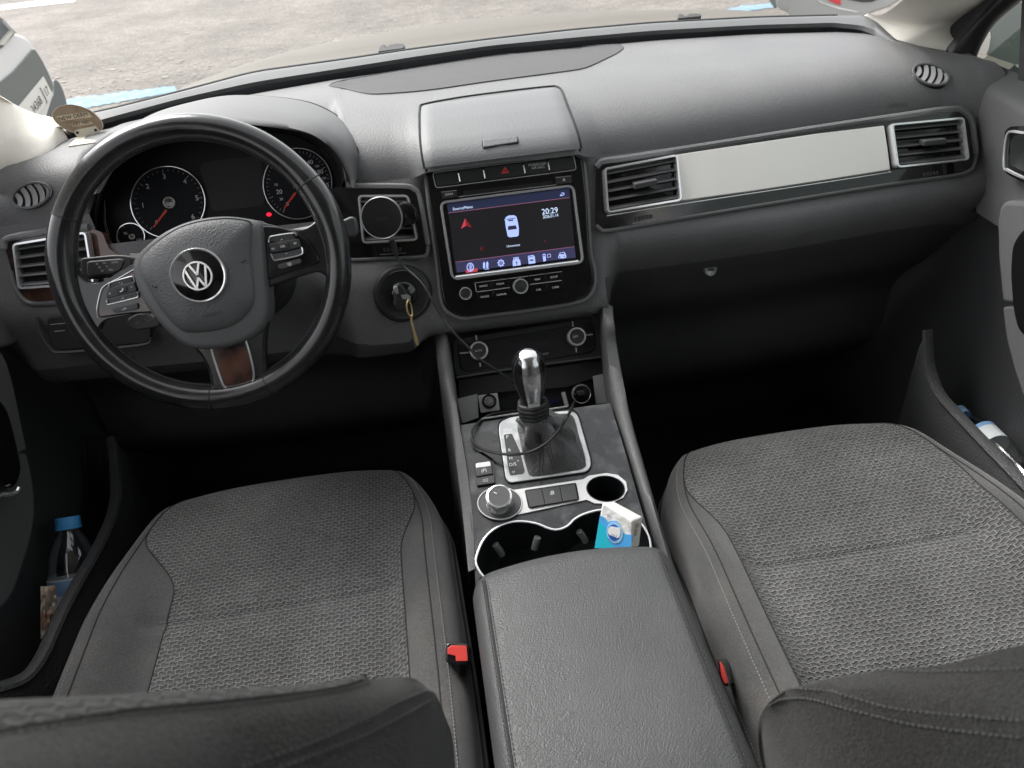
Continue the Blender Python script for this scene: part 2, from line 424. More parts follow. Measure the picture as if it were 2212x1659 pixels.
C1=rail([('P',30,345,1.24),('P',140,305,1.243),('P',223,281),('P',319,257),('P',515,210),('P',759,166),('P',891,148),('P',1062,121),('P',1240,103),('P',1410,87),('P',1627,73),('P',1802,69),('P',1862,70),('P',1888,78,1.252),('P',1925,100,1.25),('P',1967,112,1.25),('P',2034,125,1.245)],1.248)
def xsort(P): return sorted(P,key=lambda p:p.x)
def interp(P,x):
    P=xsort(P)
    if x<=P[0].x: return P[0].copy()
    for a,b in zip(P,P[1:]):
        if x<=b.x:
            t=(x-a.x)/(b.x-a.x+1e-9); return a.lerp(b,t)
    return P[-1].copy()
lo,hi=-.79,.80
def smooth_interp(P,x,w=.02): 
    s=V((0,0,0))
    for k in(-1,0,1):
        q=interp(P,x+k*w); q.x=x; s+=q
    return s/3
# shoulder line (y,z) by x : where the top turns down into the front
Dp=[(-.80,1.10,1.15),(-.76,1.135,1.185),(-.62,1.125,1.19),(-.60,1.13,1.19),(-.585,1.25,1.235),(-.240,1.25,1.235),(-.233,1.128,1.19),(-.205,1.125,1.19),(-.15,1.118,1.192),(-.128,1.108,1.195),(-.112,1.080,1.211),(0,1.075,1.214),(.112,1.080,1.211),(.128,1.100,1.198),(.15,1.112,1.194),(.30,1.123,1.19),(.457,1.138,1.19),(.62,1.152,1.19),(.72,1.15,1.19),(.77,1.13,1.18),(.80,1.11,1.16)]
Dp=[V(p) for p in Dp]
NX=220
def split_tail(P,n):
    # right tail runs back along the pillar : sample it by length
    k=[i for i,p in enumerate(P) if p.x>XR][0]; q=interp(P,XR); return cr([q]+P[k:],n)
XR=.64
nT=sum(1 for i in range(NX) if lo+(hi-lo)*i/(NX-1)>XR) if 0 else None
NX=220
_t=[i for i in range(NX) if lo+(hi-lo)*i/(NX-1)>XR]
def tails_():
    n=len(_t)+1; L3_=[[interp(P[:12],XR)]+P[11:] for P in (A1,B1,C1)]
    A_=L3_[0]; cum=[0]
    for a,b in zip(A_,A_[1:]): cum.append(cum[-1]+(b-a).length)
    out=[[],[],[]]; j=0
    for k in range(n):
        t=cum[-1]*k/(n-1)
        while j<len(cum)-2 and cum[j+1]<t: j+=1
        u=min(1,(t-cum[j])/max(1e-9,cum[j+1]-cum[j]))
        for o,P in zip(out,L3_): o.append(P[j].lerp(P[j+1],u))
    return out
tails=tails_(); print('tail check',[round(P[11].x,3) for P in (A1,B1,C1)],[len(P) for P in (A1,B1,C1)])
def edge3(x):
    if x<=XR: return [smooth_interp(P[:12],x,.02*min(1,(XR-x)/.1)) for P in (A1,B1,C1)]
    j=round((x-lo)/(hi-lo)*(NX-1))-_t[0]+1
    return [T[j].copy() for T in tails]
rowsA=[];rowsB=[];rowsC=[];tops=[[] for _ in range(14)]
for i in range(NX):
    x=lo+(hi-lo)*i/(NX-1)
    a,b,c=edge3(x); d=interp(Dp,x)
    rowsA.append(a);rowsB.append(b);rowsC.append(c)
    prof=[(0,0),(.06,.004),(.2,.008),(.35,.011),(.5,.012),(.62,.0125),(.73,.011),(.82,.006),(.88,0),(.93,-.010),(.965,-.022),(.985,-.034),(.995,-.045),(1,None)]
    for k,(t,h) in enumerate(prof):
        y=c.y+(d.y-c.y)*t
        if h is None: z=d.z
        else:
            drop=(c.z-d.z)/.057
            z=c.z+(h if h>0 else h*drop)
        tops[k].append(V((c.x+(d.x-c.x)*t,y,z)))
vs=[p for r in tops for p in crx([r],1)] if 0 else [p for r in tops for p in r]
top=add('top_panel',vs,gridfaces(NX,14),m_dash,dash,ang=80)
band=[ [p+V((0,.03,-.05)) for p in rowsA],[p+V((0,.004,-.002)) for p in rowsA],rowsA,[a.lerp(b,.5)+V((0,0,.003)) for a,b in zip(rowsA,rowsB)],rowsB,[b+V((0,.004,-.008)) for b in rowsB]]
add('windscreen_ledge',[p for r in band for p in r],gridfaces(NX,6),M('ledge_plastic',(.085,.088,.09),.6,bump=('noise',500,.0004)),dash,ang=80)
slot=[[b+V((0,.003,-.003)) for b in rowsB],[c+V((0,.012,-.02)) for c in rowsC],[c+V((0,.004,-.012)) for c in rowsC],[c+V((0,0,.0005)) for c in rowsC]]
add('defroster_slot',[p for r in slot for p in r],gridfaces(NX,4),m_slot,dash,ang=30)
# front skin : profile below the shoulder
def fprof(x):
    d=interp(Dp,x).copy()
    ax=abs(x)
    if -.60<x<-.233: d=V((x,1.115,1.135))
    c=max(0,min(1,(.17-ax)/.03))     # in the middle the skin runs in under the head unit
    ylow=1.058+ (max(0,ax-.45)*.08)
    vp=lambda z: 1.058+(z-1.10)*.534+.0455*max(0,ax-.14)
    sp=lambda z: 1.06+(z-1.11)*.5095
    L=[V((x,d.y,d.z)),V((x,max(vp(d.z-.018)+.006,d.y-.010),d.z-.018)),V((x,vp(1.15)+.009,1.15)),V((x,vp(1.103)+.008,1.103)),V((x,vp(1.09)-.004,1.085)),V((x,ylow-.004,1.055)),V((x,ylow+.018,1.01)),V((x,ylow+.055,.965)),V((x,ylow+.10,.90)),V((x,ylow+.18,.80)),V((x,ylow+.2,.66)),V((x,ylow+.35,.50))]
    Mc=[V((x,d.y,d.z)),V((x,sp(d.z-.018)+.010,d.z-.018)),V((x,sp(1.15)+.012,1.15)),V((x,sp(1.10)+.012,1.10)),V((x,sp(1.07)+.012,1.07)),V((x,sp(1.04)+.012,1.04)),V((x,sp(1.01)+.012,1.01)),V((x,sp(.985)+.012,.985)),V((x,1.03,.972)),V((x,1.10,.965)),V((x,1.2,.8)),V((x,1.3,.6))]
    if x<0 and c<1:
        # ignition side : fuller knee bolster
        k=max(0,min(1,(-x-.13)/.03))*max(0,min(1,(.8+x)/.05))
        L[5].y-=.004*k; L[6].y-=.018*k; L[7].y-=.05*k; L[7].z-=.02*k; L[8].y-=.03*k
    k2=max(0,min(1,(-x-.12)/.03))*max(0,min(1,(.30+x)/.05))
    if k2>0:
        for i_,(yy_,zz_) in {4:(1.040,1.08),5:(1.032,1.05),6:(1.018,1.01),7:(1.01,.972),8:(1.03,.945)}.items(): L[i_]=L[i_].lerp(V((x,yy_,zz_)),k2)
    return [a.lerp(b,c) for a,b in zip(L,Mc)]
cols=[fprof(lo+(hi-lo)*i/(NX-1)) for i in range(NX)]
rows=[]
K=34
cc=[]
for c in cols:
    cc.append(cr(c,K))
fv=[cc[i][k] for k in range(K) for i in range(NX)]; ff=gridfaces(NX,K)
_i=int((.4-lo)/(hi-lo)*(NX-1)); KR=min(range(K),key=lambda k:abs(cc[_i][k].z-1.012))
def is_low(f):
    c=sum((fv[i] for i in f),V((0,0,0)))/4; r_=f[0]//NX
    if c.x>.14: return r_>=KR
    return c.z<(.972 if c.x<-.14 else .5)
def subset(fs):
    u=sorted({i for f in fs for i in f}); mp_={k:i for i,k in enumerate(u)}; return [fv[k] for k in u],[[mp_[i] for i in f] for f in fs]
v_,f_q=subset([f for f in ff if not is_low(f)]); front=add('front_panel',v_,f_q,m_dash,dash,ang=80)
v_,f_q=subset([f for f in ff if is_low(f)]); frontl=add('lower_front_panel',v_,f_q,M('shaded_dash_plastic',(.095,.095,.098),.6,bump=('grain',400,.0004)),dash,ang=80)  # dash plastic in a darker colour, painting in the shade underneath
bv_top=bvh_of(top); bv_dash=bvh_of(top,front,frontl)
def C_(v,x,y,off=0,bv=None): 
    r=cast(bv or bv_dash,v,x,y,off)
    return r if r else (at(v,x,y,Y=1.1),V((0,-.9,.4)))
# speaker grille in the top
gl=[(185,540),(240,515),(600,460)]
out=[(180,541),(215,522),(400,487),(800,420),(1200,357),(1600,307),(1960,285),(2010,287),(2028,300),(1990,335),(1900,380),(1800,425),(1700,447),(1200,513),(800,570),(500,594),(400,588),(300,565)]
def onsurf_poly(name,v,pts,bv,off,mat,parent,n=60,closed=True,smoothp=True):
    P=cr([V((x,y,0)) for x,y in pts],n,True) if smoothp else [V((x,y,0)) for x,y in pts]
    Q=[cast(bv,v,p.x,p.y,off)[0] for p in P]
    nn=newell(Q)
    if nn.z<0: nn=-nn
    return plate(name,Q,nn,0,mat,parent)
m_grille=M('speaker_cloth',(.062,.062,.064),.8,bump=('noise',(700,200,300),.0008))
gp=[V((x,y,0)) for x,y in out]
upper=out[0:9]; lower=[out[0]]+out[:8:-1]
patch('speaker_grille','B',[(x,y) for x,y in cr2] if 0 else [(181,541),(181,541.5)],[(2028,299),(2028,300)],bv_top,.001,m_grille,dash) if 0 else None
def patch_tb(name,v,topl,botl,bv,off,mat,parent,nu=60,nv=10,skirt=0):
    t=cr([V((x,y,0)) for x,y in topl],nu); b=cr([V((x,y,0)) for x,y in botl],nu); vs=[]
    for i in range(nv):
        for j in range(nu):
            p=t[j].lerp(b[j],i/(nv-1)); o=off
            vs.append(cast(bv,v,p.x,p.y,o)[0])
    fs=gridfaces(nu,nv)
    return add(name,vs,fs,mat,parent,ang=80)
patch_tb('speaker_grille','B',upper,lower,bv_top,.0012,m_grille,dash)
line_on('grille_edge','B',out,bv_top,.0008,.0016,m_mid,dash,n=90,closed=True)
# storage lid above the head unit
lidT=[(752,700),(757,680),(785,663),(1000,622),(1300,582),(1550,553),(1600,553),(1625,570),(1645,600)]
m_lid=M('lid_plastic',(.13,.133,.138),.55,bump=('grain',430,.0003))
def lidgrid():
    L=[V((x,y,0)) for x,y in [(772,663),(752,690),(748,760),(750,880),(760,980),(775,1055)]]
    Rr=[V((x,y,0)) for x,y in [(1600,553),(1635,575),(1668,660),(1710,770),(1740,860),(1757,935)]]
    l=cr(L,26);r=cr(Rr,26);vs=[]
    for i in range(26):
        for j in range(30):
            u=j/29; p=l[i].lerp(r[i],u); 
            h=.004*min(1,(min(u,1-u)*29+.0)/1.5)*min(1,i/1.5) if True else 0
            # fold bottom edge back
            vs.append(cast(bv_dash,'B',p.x,p.y,.0004+h)[0])
    return vs
lid=add('storage_lid',lidgrid(),gridfaces(30,26),m_lid,dash,ang=80)
m_gap=M('panel_gap',(.012,.012,.013),.8)
line_on('lid_gap','B',[(777,1062),(762,985),(749,880),(745,760),(748,690),(768,660),(1000,616),(1300,576),(1560,547),(1612,550),(1640,572),(1674,660),(1716,770),(1746,860),(1762,938)],bv_dash,.0006,.0018,m_gap,dash,n=90)
bv_lid=bvh_of(lid)
P=[cast(bv_lid,'B',x,y,.0)[0] for x,y in [(1135,888),(1365,862),(1372,905),(1142,941)]]; nn=newell(P); nn=nn if nn.z>0 else -nn
plate('latch_gap',[p+nn*.0008 for p in rnd(P,.003)],nn,.003,m_gap,lid)
P=[cast(bv_lid,'B',x,y,0)[0] for x,y in [(1142,892),(1358,868),(1365,902),(1148,936)]]
plate('latch',[p+nn*.0035 for p in rnd(P,.003)],nn,.004,m_lid,lid,bevel=.001)
P=[cast(bv_dash,'B',x,y)[0] for x,y in [(778,1062),(1757,936)]]
tube('lid_front_edge',[P[0]+V((0,-.001,-.001)),P[1]+V((0,-.001,-.001))],.003,m_gap,lid,n=8)
# ---------------------------------------------------------------- instrument hood
arc=[('A',560,1200,1.17),('A',640,1050,1.215),('A',760,890,1.243),('A',950,750,1.254),('A',1200,668,1.258),('A',1500,615,1.259),('A',1896,645,1.258),('A',2110,730,1.254),('A',2215,850,1.244),('A',2262,980,1.225),('A',2285,1080,1.20),('A',2302,1172,1.165)]
arc=[at(a,b,c,Z=z) for a,b,c,z in arc]
lip=[('A',600,1230,1.10),('A',690,1080,1.105),('A',820,940,1.11),('A',1000,830,1.115),('A',1230,780,1.12),('A',1500,779,1.12),('A',1896,832,1.12),('A',2060,905,1.115),('A',2150,990,1.11),('A',2195,1070,1.105),('A',2225,1140,1.10),('A',2232,1185,1.095)]
lip=[at(a,b,c,Y=y) for a,b,c,y in lip]
n=70
a=cr(arc,n);l=cr(lip,n)
up=V((0,-.1,1))
r1=[p.lerp(q,.06)+up*.006 for p,q in zip(a,l)]
r2=[p.lerp(q,.35)+up*.012 for p,q in zip(a,l)]; r3=[p.lerp(q,.7)+up*.012 for p,q in zip(a,l)]; r4=[p.lerp(q,.93)+up*.005 for p,q in zip(a,l)]
cen=sum(l,V((0,0,0)))/n
r6=[q.lerp(cen,.03)+V((0,.004,0)) for q in l]
hoodrows=[[p-up*.01 for p in a],r1,r2,r3,r4,l,r6]
hood=add('instrument_hood',crx(hoodrows,22),gridfaces(n,22),m_dashs,dash,ang=80)
tube('hood_seam',[p+V((0,-.001,.0035)) for p in a],.0011,m_gap,dash,n=n)
# inner wall of the hood down to the cluster face
back=[(600,1520),(625,1300),(680,1130),(800,970),(980,870),(1250,810),(1500,810),(1850,850),(2010,930),(2105,1030),(2140,1110),(2150,1180)]
bk=cr([IP.at('A',x,y,.002) for x,y in back],n)
add('hood_lining',[p for r in ([q for q in r6],[q.lerp(b,.5)+V((0,.0,.012)) for q,b in zip(r6,bk)],bk) for p in r],gridfaces(n,3),m_dark,dash,ang=80)
# ---------------------------------------------------------------- passenger trim
sur=[(-28,320),(-5,292),(150,272),(350,243),(600,203),(1000,140),(1400,80),(1640,46),(1700,56),(1738,105),(1757,250),(1745,300),(1690,342),(1350,391),(1000,447),(500,528),(60,604),(-5,606),(-28,585)]
shape('trim_surround',VP,'F',sur,m_gloss,off=.001,depth=.02,r=.004,parent=dash)  # gloss trim; its black top edge also stands in for the shadow gap
# recess lip around it (the padded edge of the dashboard catches light)
P=[VP.at('F',x,y,-.001) for x,y in [(-30,590),(-5,612),(60,610),(500,535),(1000,453),(1350,397),(1695,348),(1752,304),(1764,250)]]
tube('recess_edge',P,.0035,m_dashs,dash,n=50)
P=[VP.at('F',x,y,.001) for x,y in [(-30,315),(-5,288),(150,266),(600,196),(1000,133),(1400,74),(1640,40),(1706,50),(1745,105),(1764,250)]]
tube('recess_edge',P,.005,m_dash,dash,n=60)
st=[(347,256),(700,203),(1000,158),(1331,118),(1347,220),(1361,328),(1000,385),(700,430),(371,475),(357,360)]
o=shape('trim_strip',VP,'F',st,m_satin,off=.005,depth=.009,parent=dash,bevel=.0015)
P=[VP.at('F',x,y,.0015) for x,y in [(20,545),(371,489),(1000,394),(1362,338)]]
tube('trim_line',P,.0011,m_chrome,dash,n=30)
m_slat=M('vent_slat',(.10,.10,.104),.42)
def vent(pl,v,TL,TR,BR,BL,n=5,parent=dash,tab=True,frame=m_chrome,fw=.0045,rad=.008,ft=None):
    o=thing('air_vent','','') ; del o['label']; del o['category']; o.parent=parent
    c=pl.at(v,(TL[0]+BR[0])/2,(TL[1]+BR[1])/2); o.location=c-wl(parent)
    P=[pl.at(v,*q,0) for q in (TL,TR,BR,BL)]; N=pl.n
    plate('cavity',[p+N*.001 for p in rnd(P,rad)],N,.004,m_blackf,o)
    ring('frame',[p for p in rnd(P,rad,6)],N,fw,.015,frame,o)
    e=(P[1]-P[0]).normalized(); d=(P[3]-P[0]).normalized()
    for k in range(n):
        t=(k+.62)/(n+.25); a=P[0].lerp(P[3],t)+e*fw*1.05; b=P[1].lerp(P[2],t)-e*fw*1.05; h=(P[3]-P[0]).length/n
        m=MB(); cc_=(a+b)/2+N*.0075; m.box(cc_,(b-a)/2,(N*.8+d*.45).normalized()*h*.36,(d*.8-N*.45).normalized()*.0009); m.build('slat',m_slat,o,bevel=.0004,seg=1)
    if tab:
        c=(P[0]+P[1]+P[2]+P[3])/4+N*.016+e*.002; w=(P[1]-P[0]).length
        m=MB(); m.box(c,e*w*.155,(N*.9+d*.3).normalized()*.007,(d*.9-N*.3).normalized()*.0045); m.build('tab',m_mid,o,bevel=.002)
    return o
vent(VP,'F',(-5,325),(342,258),(364,480),(10,540))
vent(VP,'F',(1336,117),(1680,85),(1706,290),(1365,328))
def thumb(pl,v,pts,parent=dash):
    P=[pl.at(v,x,y,.0015) for x,y in pts]; n=pl.n
    m=MB(); a,b,c,d=P
    e=(b-a); 
    for k in range(5):
        t=(k+.5)/5; p=a.lerp(b,t); q=d.lerp(c,t); m.box((p+q)/2+n*.0005,e*.07,(q-p)*.42,n*.0012)
    m.build('thumbwheel',m_mid,parent,bevel=.0004,seg=1)
    m=MB(); tube('',[d+(d-a)*.35-e*.15,c+(c-b)*.35+e*.15],.0004,None,n=2,seg=4,mb=m); m.build('thumbwheel_mark',m_grey_print,parent)
thumb(VP,'F',[(155,548),(238,534),(238,558),(155,572)]); thumb(VP,'F',[(1508,341),(1585,330),(1588,352),(1512,362)])
# ---------------------------------------------------------------- driver side vents
shape('vent_surround',LP,'E',[(20,200),(60,178),(150,173),(560,175),(640,200),(682,262),(741,610),(735,655),(695,683),(190,706),(20,720)],m_gloss,off=-.002,depth=.02,r=.004,parent=dash)
tube('recess_edge',[LP.at('E',x,y,0) for x,y in [(-40,712),(190,712),(400,703),(700,689),(741,658),(748,608)]],.003,m_dashs,dash,n=40)
tube('recess_edge',[LP.at('E',x,y,0) for x,y in [(150,166),(560,167),(646,192),(690,258),(748,600)]],.004,m_dash,dash,n=40)
vent(LP,'E',(235,238),(612,238),(682,575),(270,600),tab=False)
thumb(LP,'E',[(410,622),(555,612),(560,648),(415,658)])
shape('vent_surround',LP,'D',[(30,420),(60,375),(330,328),(520,310),(600,330),(640,430),(700,470),(900,480),(950,720),(340,742),(200,745),(140,720),(90,640)],m_brown_refl,off=-.002,depth=.02,r=.006,parent=dash)
tube('recess_edge',[LP.at('D',x,y,0) for x,y in [(22,430),(52,368),(330,320),(520,304)]],.005,m_dash,dash,n=30)
tube('recess_edge',[LP.at('D',x,y,0) for x,y in [(60,560),(85,650),(135,725),(200,752),(345,748)]],.004,m_dashs,dash,n=30)
vent(LP,'D',(100,400),(535,328),(585,640),(135,672),tab=False)
# round demister vents
def oval(v,cx,cy,rx,ry,rot,slr):
    c,n=C_(v,cx,cy); Q4=[C_(v,x,y)[0] for x,y in ell(cx,cy,rx,ry,rot,12)]; n=newell(Q4); n=n if n.dot(CAM-c)>0 else -n; c=sum(Q4,V((0,0,0)))/12; pl=PL(c+n*.0025,n); o=thing('side_vent','',''); del o['label']; del o['category']; o.parent=dash; o.location=c-wl(dash)
    E=[pl.at(v,x,y,.001) for x,y in ell(cx,cy,rx,ry,rot)]
    plate('recess',E,n,.012,m_blackf,o)
    ring('rim',[p for p in E],n,.0035,.0035,m_dashs,o)
    for k in range(5):
        t=-1+2*(k+.5)/5; w=math.sqrt(max(0,1-t*t)); 
        pts=[]
        for s in [-1,-.6,-.2,.2,.6,1]:
            pts.append((t*rx*.92+(1-s*s)*rx*.16-rx*.02, s*ry*.88*w))
        rails=[]
        for dx,h in ((-rx*.17,.0005),(0,.003),(rx*.12,.0035)):
            q=[]
            for X_,Y_ in pts:
                a=R_(rot); X2=X_+dx; 
                q.append(pl.at(v,cx+X2*math.cos(a)-Y_*math.sin(a),cy+X2*math.sin(a)+Y_*math.cos(a),h))
            rails.append(q)
        loft('slat',rails,m_slatl,nu=12,parent=o)
oval('N',430,620,160,88,16,0); oval('A',200,1230,130,82,-18,0)
def embossed(name,s,v,a,b,mat,parent,bv=None,off=.0006):
    pa,na=C_(v,*a,bv=bv); pb,nb=C_(v,*b,bv=bv); n=(na+nb).normalized(); return text(name,s,pa+n*off,pb+n*off,n,mat,parent)
m_emb=M('embossed_letters',(.09,.09,.092),.5)
embossed('lettering','AIRBAG','N',(68,893),(238,880),m_emb,dash,off=.0015)
# glovebox lock, light switch, seams
c=at('F',505,798,Y=1.13); n=V((0,-.8,.1)).normalized()
n=V((0,-.95,.3)).normalized()
cN,nN=C_('F',505,798); 
nN=V((0,-.93,.35)).normalized(); cN=cN+nN*.004
lathe('glovebox_lock',cN,nN,[(.0,.001),(.003,.003),(.010,.003),(.012,0)][::-1],M('lock_metal',(.3,.3,.31),.35,.8),dash)
m=MB(); m.box(cN+nN*.0035,V((.005,0,0)),nN*.0005,V((0,.2,1)).normalized()*.0009); m.build('lock_slot',m_blackf,dash)
# light switch panel low on the left
shape('switch_panel',PL((-.6,1.045,1.0),(-.04,-.95,.3)),'D',[(270,830),(420,815),(870,800),(890,950),(860,985),(340,1030),(290,990)],m_dark,off=.004,depth=.01,r=.01,parent=dash,bevel=.002)
tube('panel_edge',[PL((-.6,1.045,1.0),(-.04,-.95,.3)).at('D',x,y,.004) for x,y in [(215,830),(240,930),(290,1010),(345,1040),(600,1020),(860,990),(885,950)]],.0025,m_mid,dash,n=40)
for q in ([(295,875),(395,866)],[(320,915),(380,910)]):
    tube('switch_mark',[PL((-.6,1.045,1.0),(-.04,-.95,.3)).at('D',x,y,.005) for x,y in q],.0005,m_grey_print,dash,n=2,seg=4)
# ================================================================= instrument cluster
clu=thing('instrument_cluster','dark dial pack with rev counter and speedometer behind the steering wheel','instrument cluster',(-.38,1.2,1.15))
m_facebk=M('cluster_black',(.006,.006,.007),.5,spec=.25)
shape('bezel',IP,'A',[(585,1640),(600,1500),(625,1300),(680,1130),(800,970),(980,870),(1250,810),(1500,810),(1850,850),(2010,930),(2110,1030),(2165,1120),(2185,1420),(2000,1440),(1650,1420),(1400,1500),(1100,1600),(800,1650),(640,1660)],m_facebk,off=0,depth=.02,parent=clu)
shape('display',IP,'A',[(1250,1040),(1330,1010),(1640,985),(1655,1100),(1655,1200),(1670,1290),(1335,1335),(1300,1180)],m_lcd,off=.001,depth=.002,r=.01,parent=clu)
def gauge(cx,cy,rx,ry,nums,ndl,hub,nticks,a0,a1,lab,small=False,hubr=30):
    g=thing('gauge','',''); del g['category']; g['label']=lab; g.parent=clu; g.location=IP.at('A',cx,cy)-wl(clu)
    shape('face',IP,'A',ell(cx,cy,rx,ry,8,48),m_gauge,off=.0025,depth=.002,parent=g)
    ring('chrome_ring',[IP.at('A',x,y,.0026) for x,y in ell(cx,cy,rx,ry,8,56)],IP.n,.0017,.0035,m_chrome,g)
    m=MB()
    for k in range(nticks):
        a=R_(a0+(a1-a0)*k/(nticks-1)); big=(k%(5 if not small else 3)==0); r0=.80 if big else .85
        P=[IP.at('A',cx+rx*.91*math.cos(a),cy+ry*.91*math.sin(a),.0032),IP.at('A',cx+rx*r0*math.cos(a),cy+ry*r0*math.sin(a),.0032)]
        tube('',P,.0005 if big else .0003,None,n=2,seg=4,mb=m)
    m.build('scale_marks',m_grey_print,g)
    for s,x,y,h in nums:
        text('numeral',s,IP.at('A',x-10,y+h*.36+1,.003),IP.at('A',x+10,y+h*.36-1,.003),IP.n,m_white,g,cap=(IP.at('A',x,y+h*.4)-IP.at('A',x,y-h*.4)).length)
    if ndl:
        a=IP.at('A',*ndl[0],.004);b=IP.at('A',*ndl[1],.004); d=(b-a).normalized(); s=IP.n.cross(d); m=MB()
        plate('',[a-s*.0017,b-s*.0009,b+s*.0009,a+s*.0017],IP.n,.0008,None,mb=m); m.build('needle',m_needle,g)
    if hub: 
        lathe('hub',IP.at('A',hub[0],hub[1],.003),IP.n,[(.0085*hubr/30,0),(.0085*hubr/30,.004),(.0078*hubr/30,.0045),(.0072*hubr/30,.004)],m_satin,g)
        lathe('hub_cap',IP.at('A',hub[0],hub[1],.003),IP.n,[(.0072*hubr/30,.0),(.0072*hubr/30,.004),(0,.004)],m_dark,g)
gauge(1060,1272,238,228,[('1',903,1293,38),('2',932,1174,38),('3',1037,1112,38),('4',1167,1143,38),('5',1243,1247,38),('6',1218,1365,38),('0',988,1400,30)],((1047,1322),(966,1430)),(1067,1275),31,122,398,'rev counter with numerals one to six')
gauge(1875,1156,219,226,[('20',1760,1208,34),('80',1770,1010,30),('100',1868,992,26),('140',1948,1022,34),('180',2012,1083,34),('220',2043,1170,34),('0',1812,1285,28),('10',1740,1163,20),('30',1772,1254,20),('160',1997,1046,18),('200',2040,1122,18)],((1860,1213),(1788,1313)),(1878,1160),41,118,400,'speedometer with a red needle at zero')
gauge(826,1487,92,86,[('130',880,1512,22),('90',792,1470,20)],None,(833,1490),9,120,420,'small oil temperature dial',True,14)
gauge(2165,1290,76,80,[],None,(2175,1300),9,120,420,'small fuel dial',True,14)
shape('warning_light',IP,'A',ell(1693,1350,16,12,0,16),m_glow_red,off=.003,depth=.001,parent=clu)
ring('cluster_edge',[IP.at('A',x,y,.004) for x,y in [(660,1250),(655,1400),(690,1530),(760,1600),(860,1600),(1000,1570),(1000,1560),(860,1588),(765,1590),(700,1525),(665,1400)]],IP.n,.0005,.001,m_chrome,clu)
# ================================================================= head unit
hu=thing('head_unit','gloss black centre stack with lit touchscreen showing source menu','car radio',(0,1.07,1.1))
shape('bezel',SP,'B',[(778,1068),(1745,940),(1765,990),(1795,1250),(1812,1590),(1835,1700),(1840,1780),(1800,1860),(1700,1900),(1400,1945),(1150,1975),(1030,1990),(950,1965),(895,1900),(860,1620),(820,1350)],m_gloss,off=.004,depth=.03,r=.008,parent=hu,bevel=.0015)
# button row
fr=[(822,1085),(1715,972),(1735,1075),(845,1190)]
ring('row_frame',rnd([SP.at('B',*q,.004) for q in fr],.006),SP.n,.002,.004,m_chrome,hu)
def lerp2(a,b,t): return (a[0]+(b[0]-a[0])*t,a[1]+(b[1]-a[1])*t)
cuts=[0,.172,.352,.640,.815,1]
ft_,fb_=(835,1096),(1712,985); gb_,gc_=(852,1172),(1725,1062)
for i in range(5):
    t0,t1=cuts[i]+.006,cuts[i+1]-.006
    q=[lerp2(ft_,fb_,t0),lerp2(ft_,fb_,t1),lerp2(gb_,gc_,t1),lerp2(gb_,gc_,t0)]
    b=shape('button',SP,'B',q,m_key,off=.0065,depth=.004,parent=hu,r=.001,bevel=.0008)
    if i==2:
        m=MB(); T0=[(1262,1092),(1308,1086),(1281,1052)]
        ring('',[SP.at('B',x,y,.0072) for x,y in T0],SP.n,.0011,.0004,None,mb=m); ring('',[SP.at('B',x,y,.0072) for x,y in [(1273,1084),(1294,1081),(1282,1066)]],SP.n,.0006,.0004,None,mb=m)
        m.build('hazard_triangle',M('hazard_red',(.9,.10,.08),.5,emit=((.8,.06,.05),.10)),b)
    if i==3:
        m=MB(); text('','PASSENGER',SP.at('B',1433,1048,.007),SP.at('B',1543,1036,.007),SP.n,None,mb=m); text('','AIR BAG',SP.at('B',1450,1067,.007),SP.at('B',1532,1057,.007),SP.n,None,mb=m); m.build('lettering',m_white,b)
for t in cuts[1:-1]:
    a=lerp2((835,1090),(1712,980),t);b=lerp2((852,1178),(1725,1066),t)
    a2=lerp2(a,b,.22);b2=lerp2(a,b,.82)
    tube('divider',[SP.at('B',*a2,.0075),SP.at('B',*b2,.0075)],.0012,m_chrome,hu,n=3,seg=8)
# disc slot, dimmer, eject
shape('disc_slot',SP,'E',[(1005,205),(1655,132),(1658,158),(1010,235)],m_blackf,off=.0045,depth=.001,parent=hu)
tube('slot_lip',[SP.at('E',970,247,.005),SP.at('E',1690,158,.005)],.0006,m_chrome,hu,n=4,seg=6)
b=shape('button',SP,'E',[(845,215),(958,202),(965,248),(852,262)],m_dark,off=.006,depth=.003,parent=hu,bevel=.0006)
ptext('lettering','DIMM',SP,'E',(875,240),(930,234),m_white,b,off=.0066)
tube('key_line',[SP.at('E',845,213,.006),SP.at('E',958,200,.006)],.0006,m_chrome,b,n=3,seg=6)
b=shape('button',SP,'E',[(1685,108),(1798,95),(1803,143),(1690,156)],m_dark,off=.006,depth=.003,parent=hu,bevel=.0006)
tube('key_line',[SP.at('E',1685,106,.006),SP.at('E',1798,93,.006)],.0006,m_chrome,b,n=3,seg=6)
m=MB(); plate('',[SP.at('E',x,y,.0068) for x,y in [(1737,122),(1755,120),(1745,110)]],SP.n,.0002,None,mb=m); plate('',[SP.at('E',x,y,.0068) for x,y in [(1737,131),(1756,129),(1756,125),(1737,127)]],SP.n,.0002,None,mb=m); m.build('eject_mark',m_white,b)
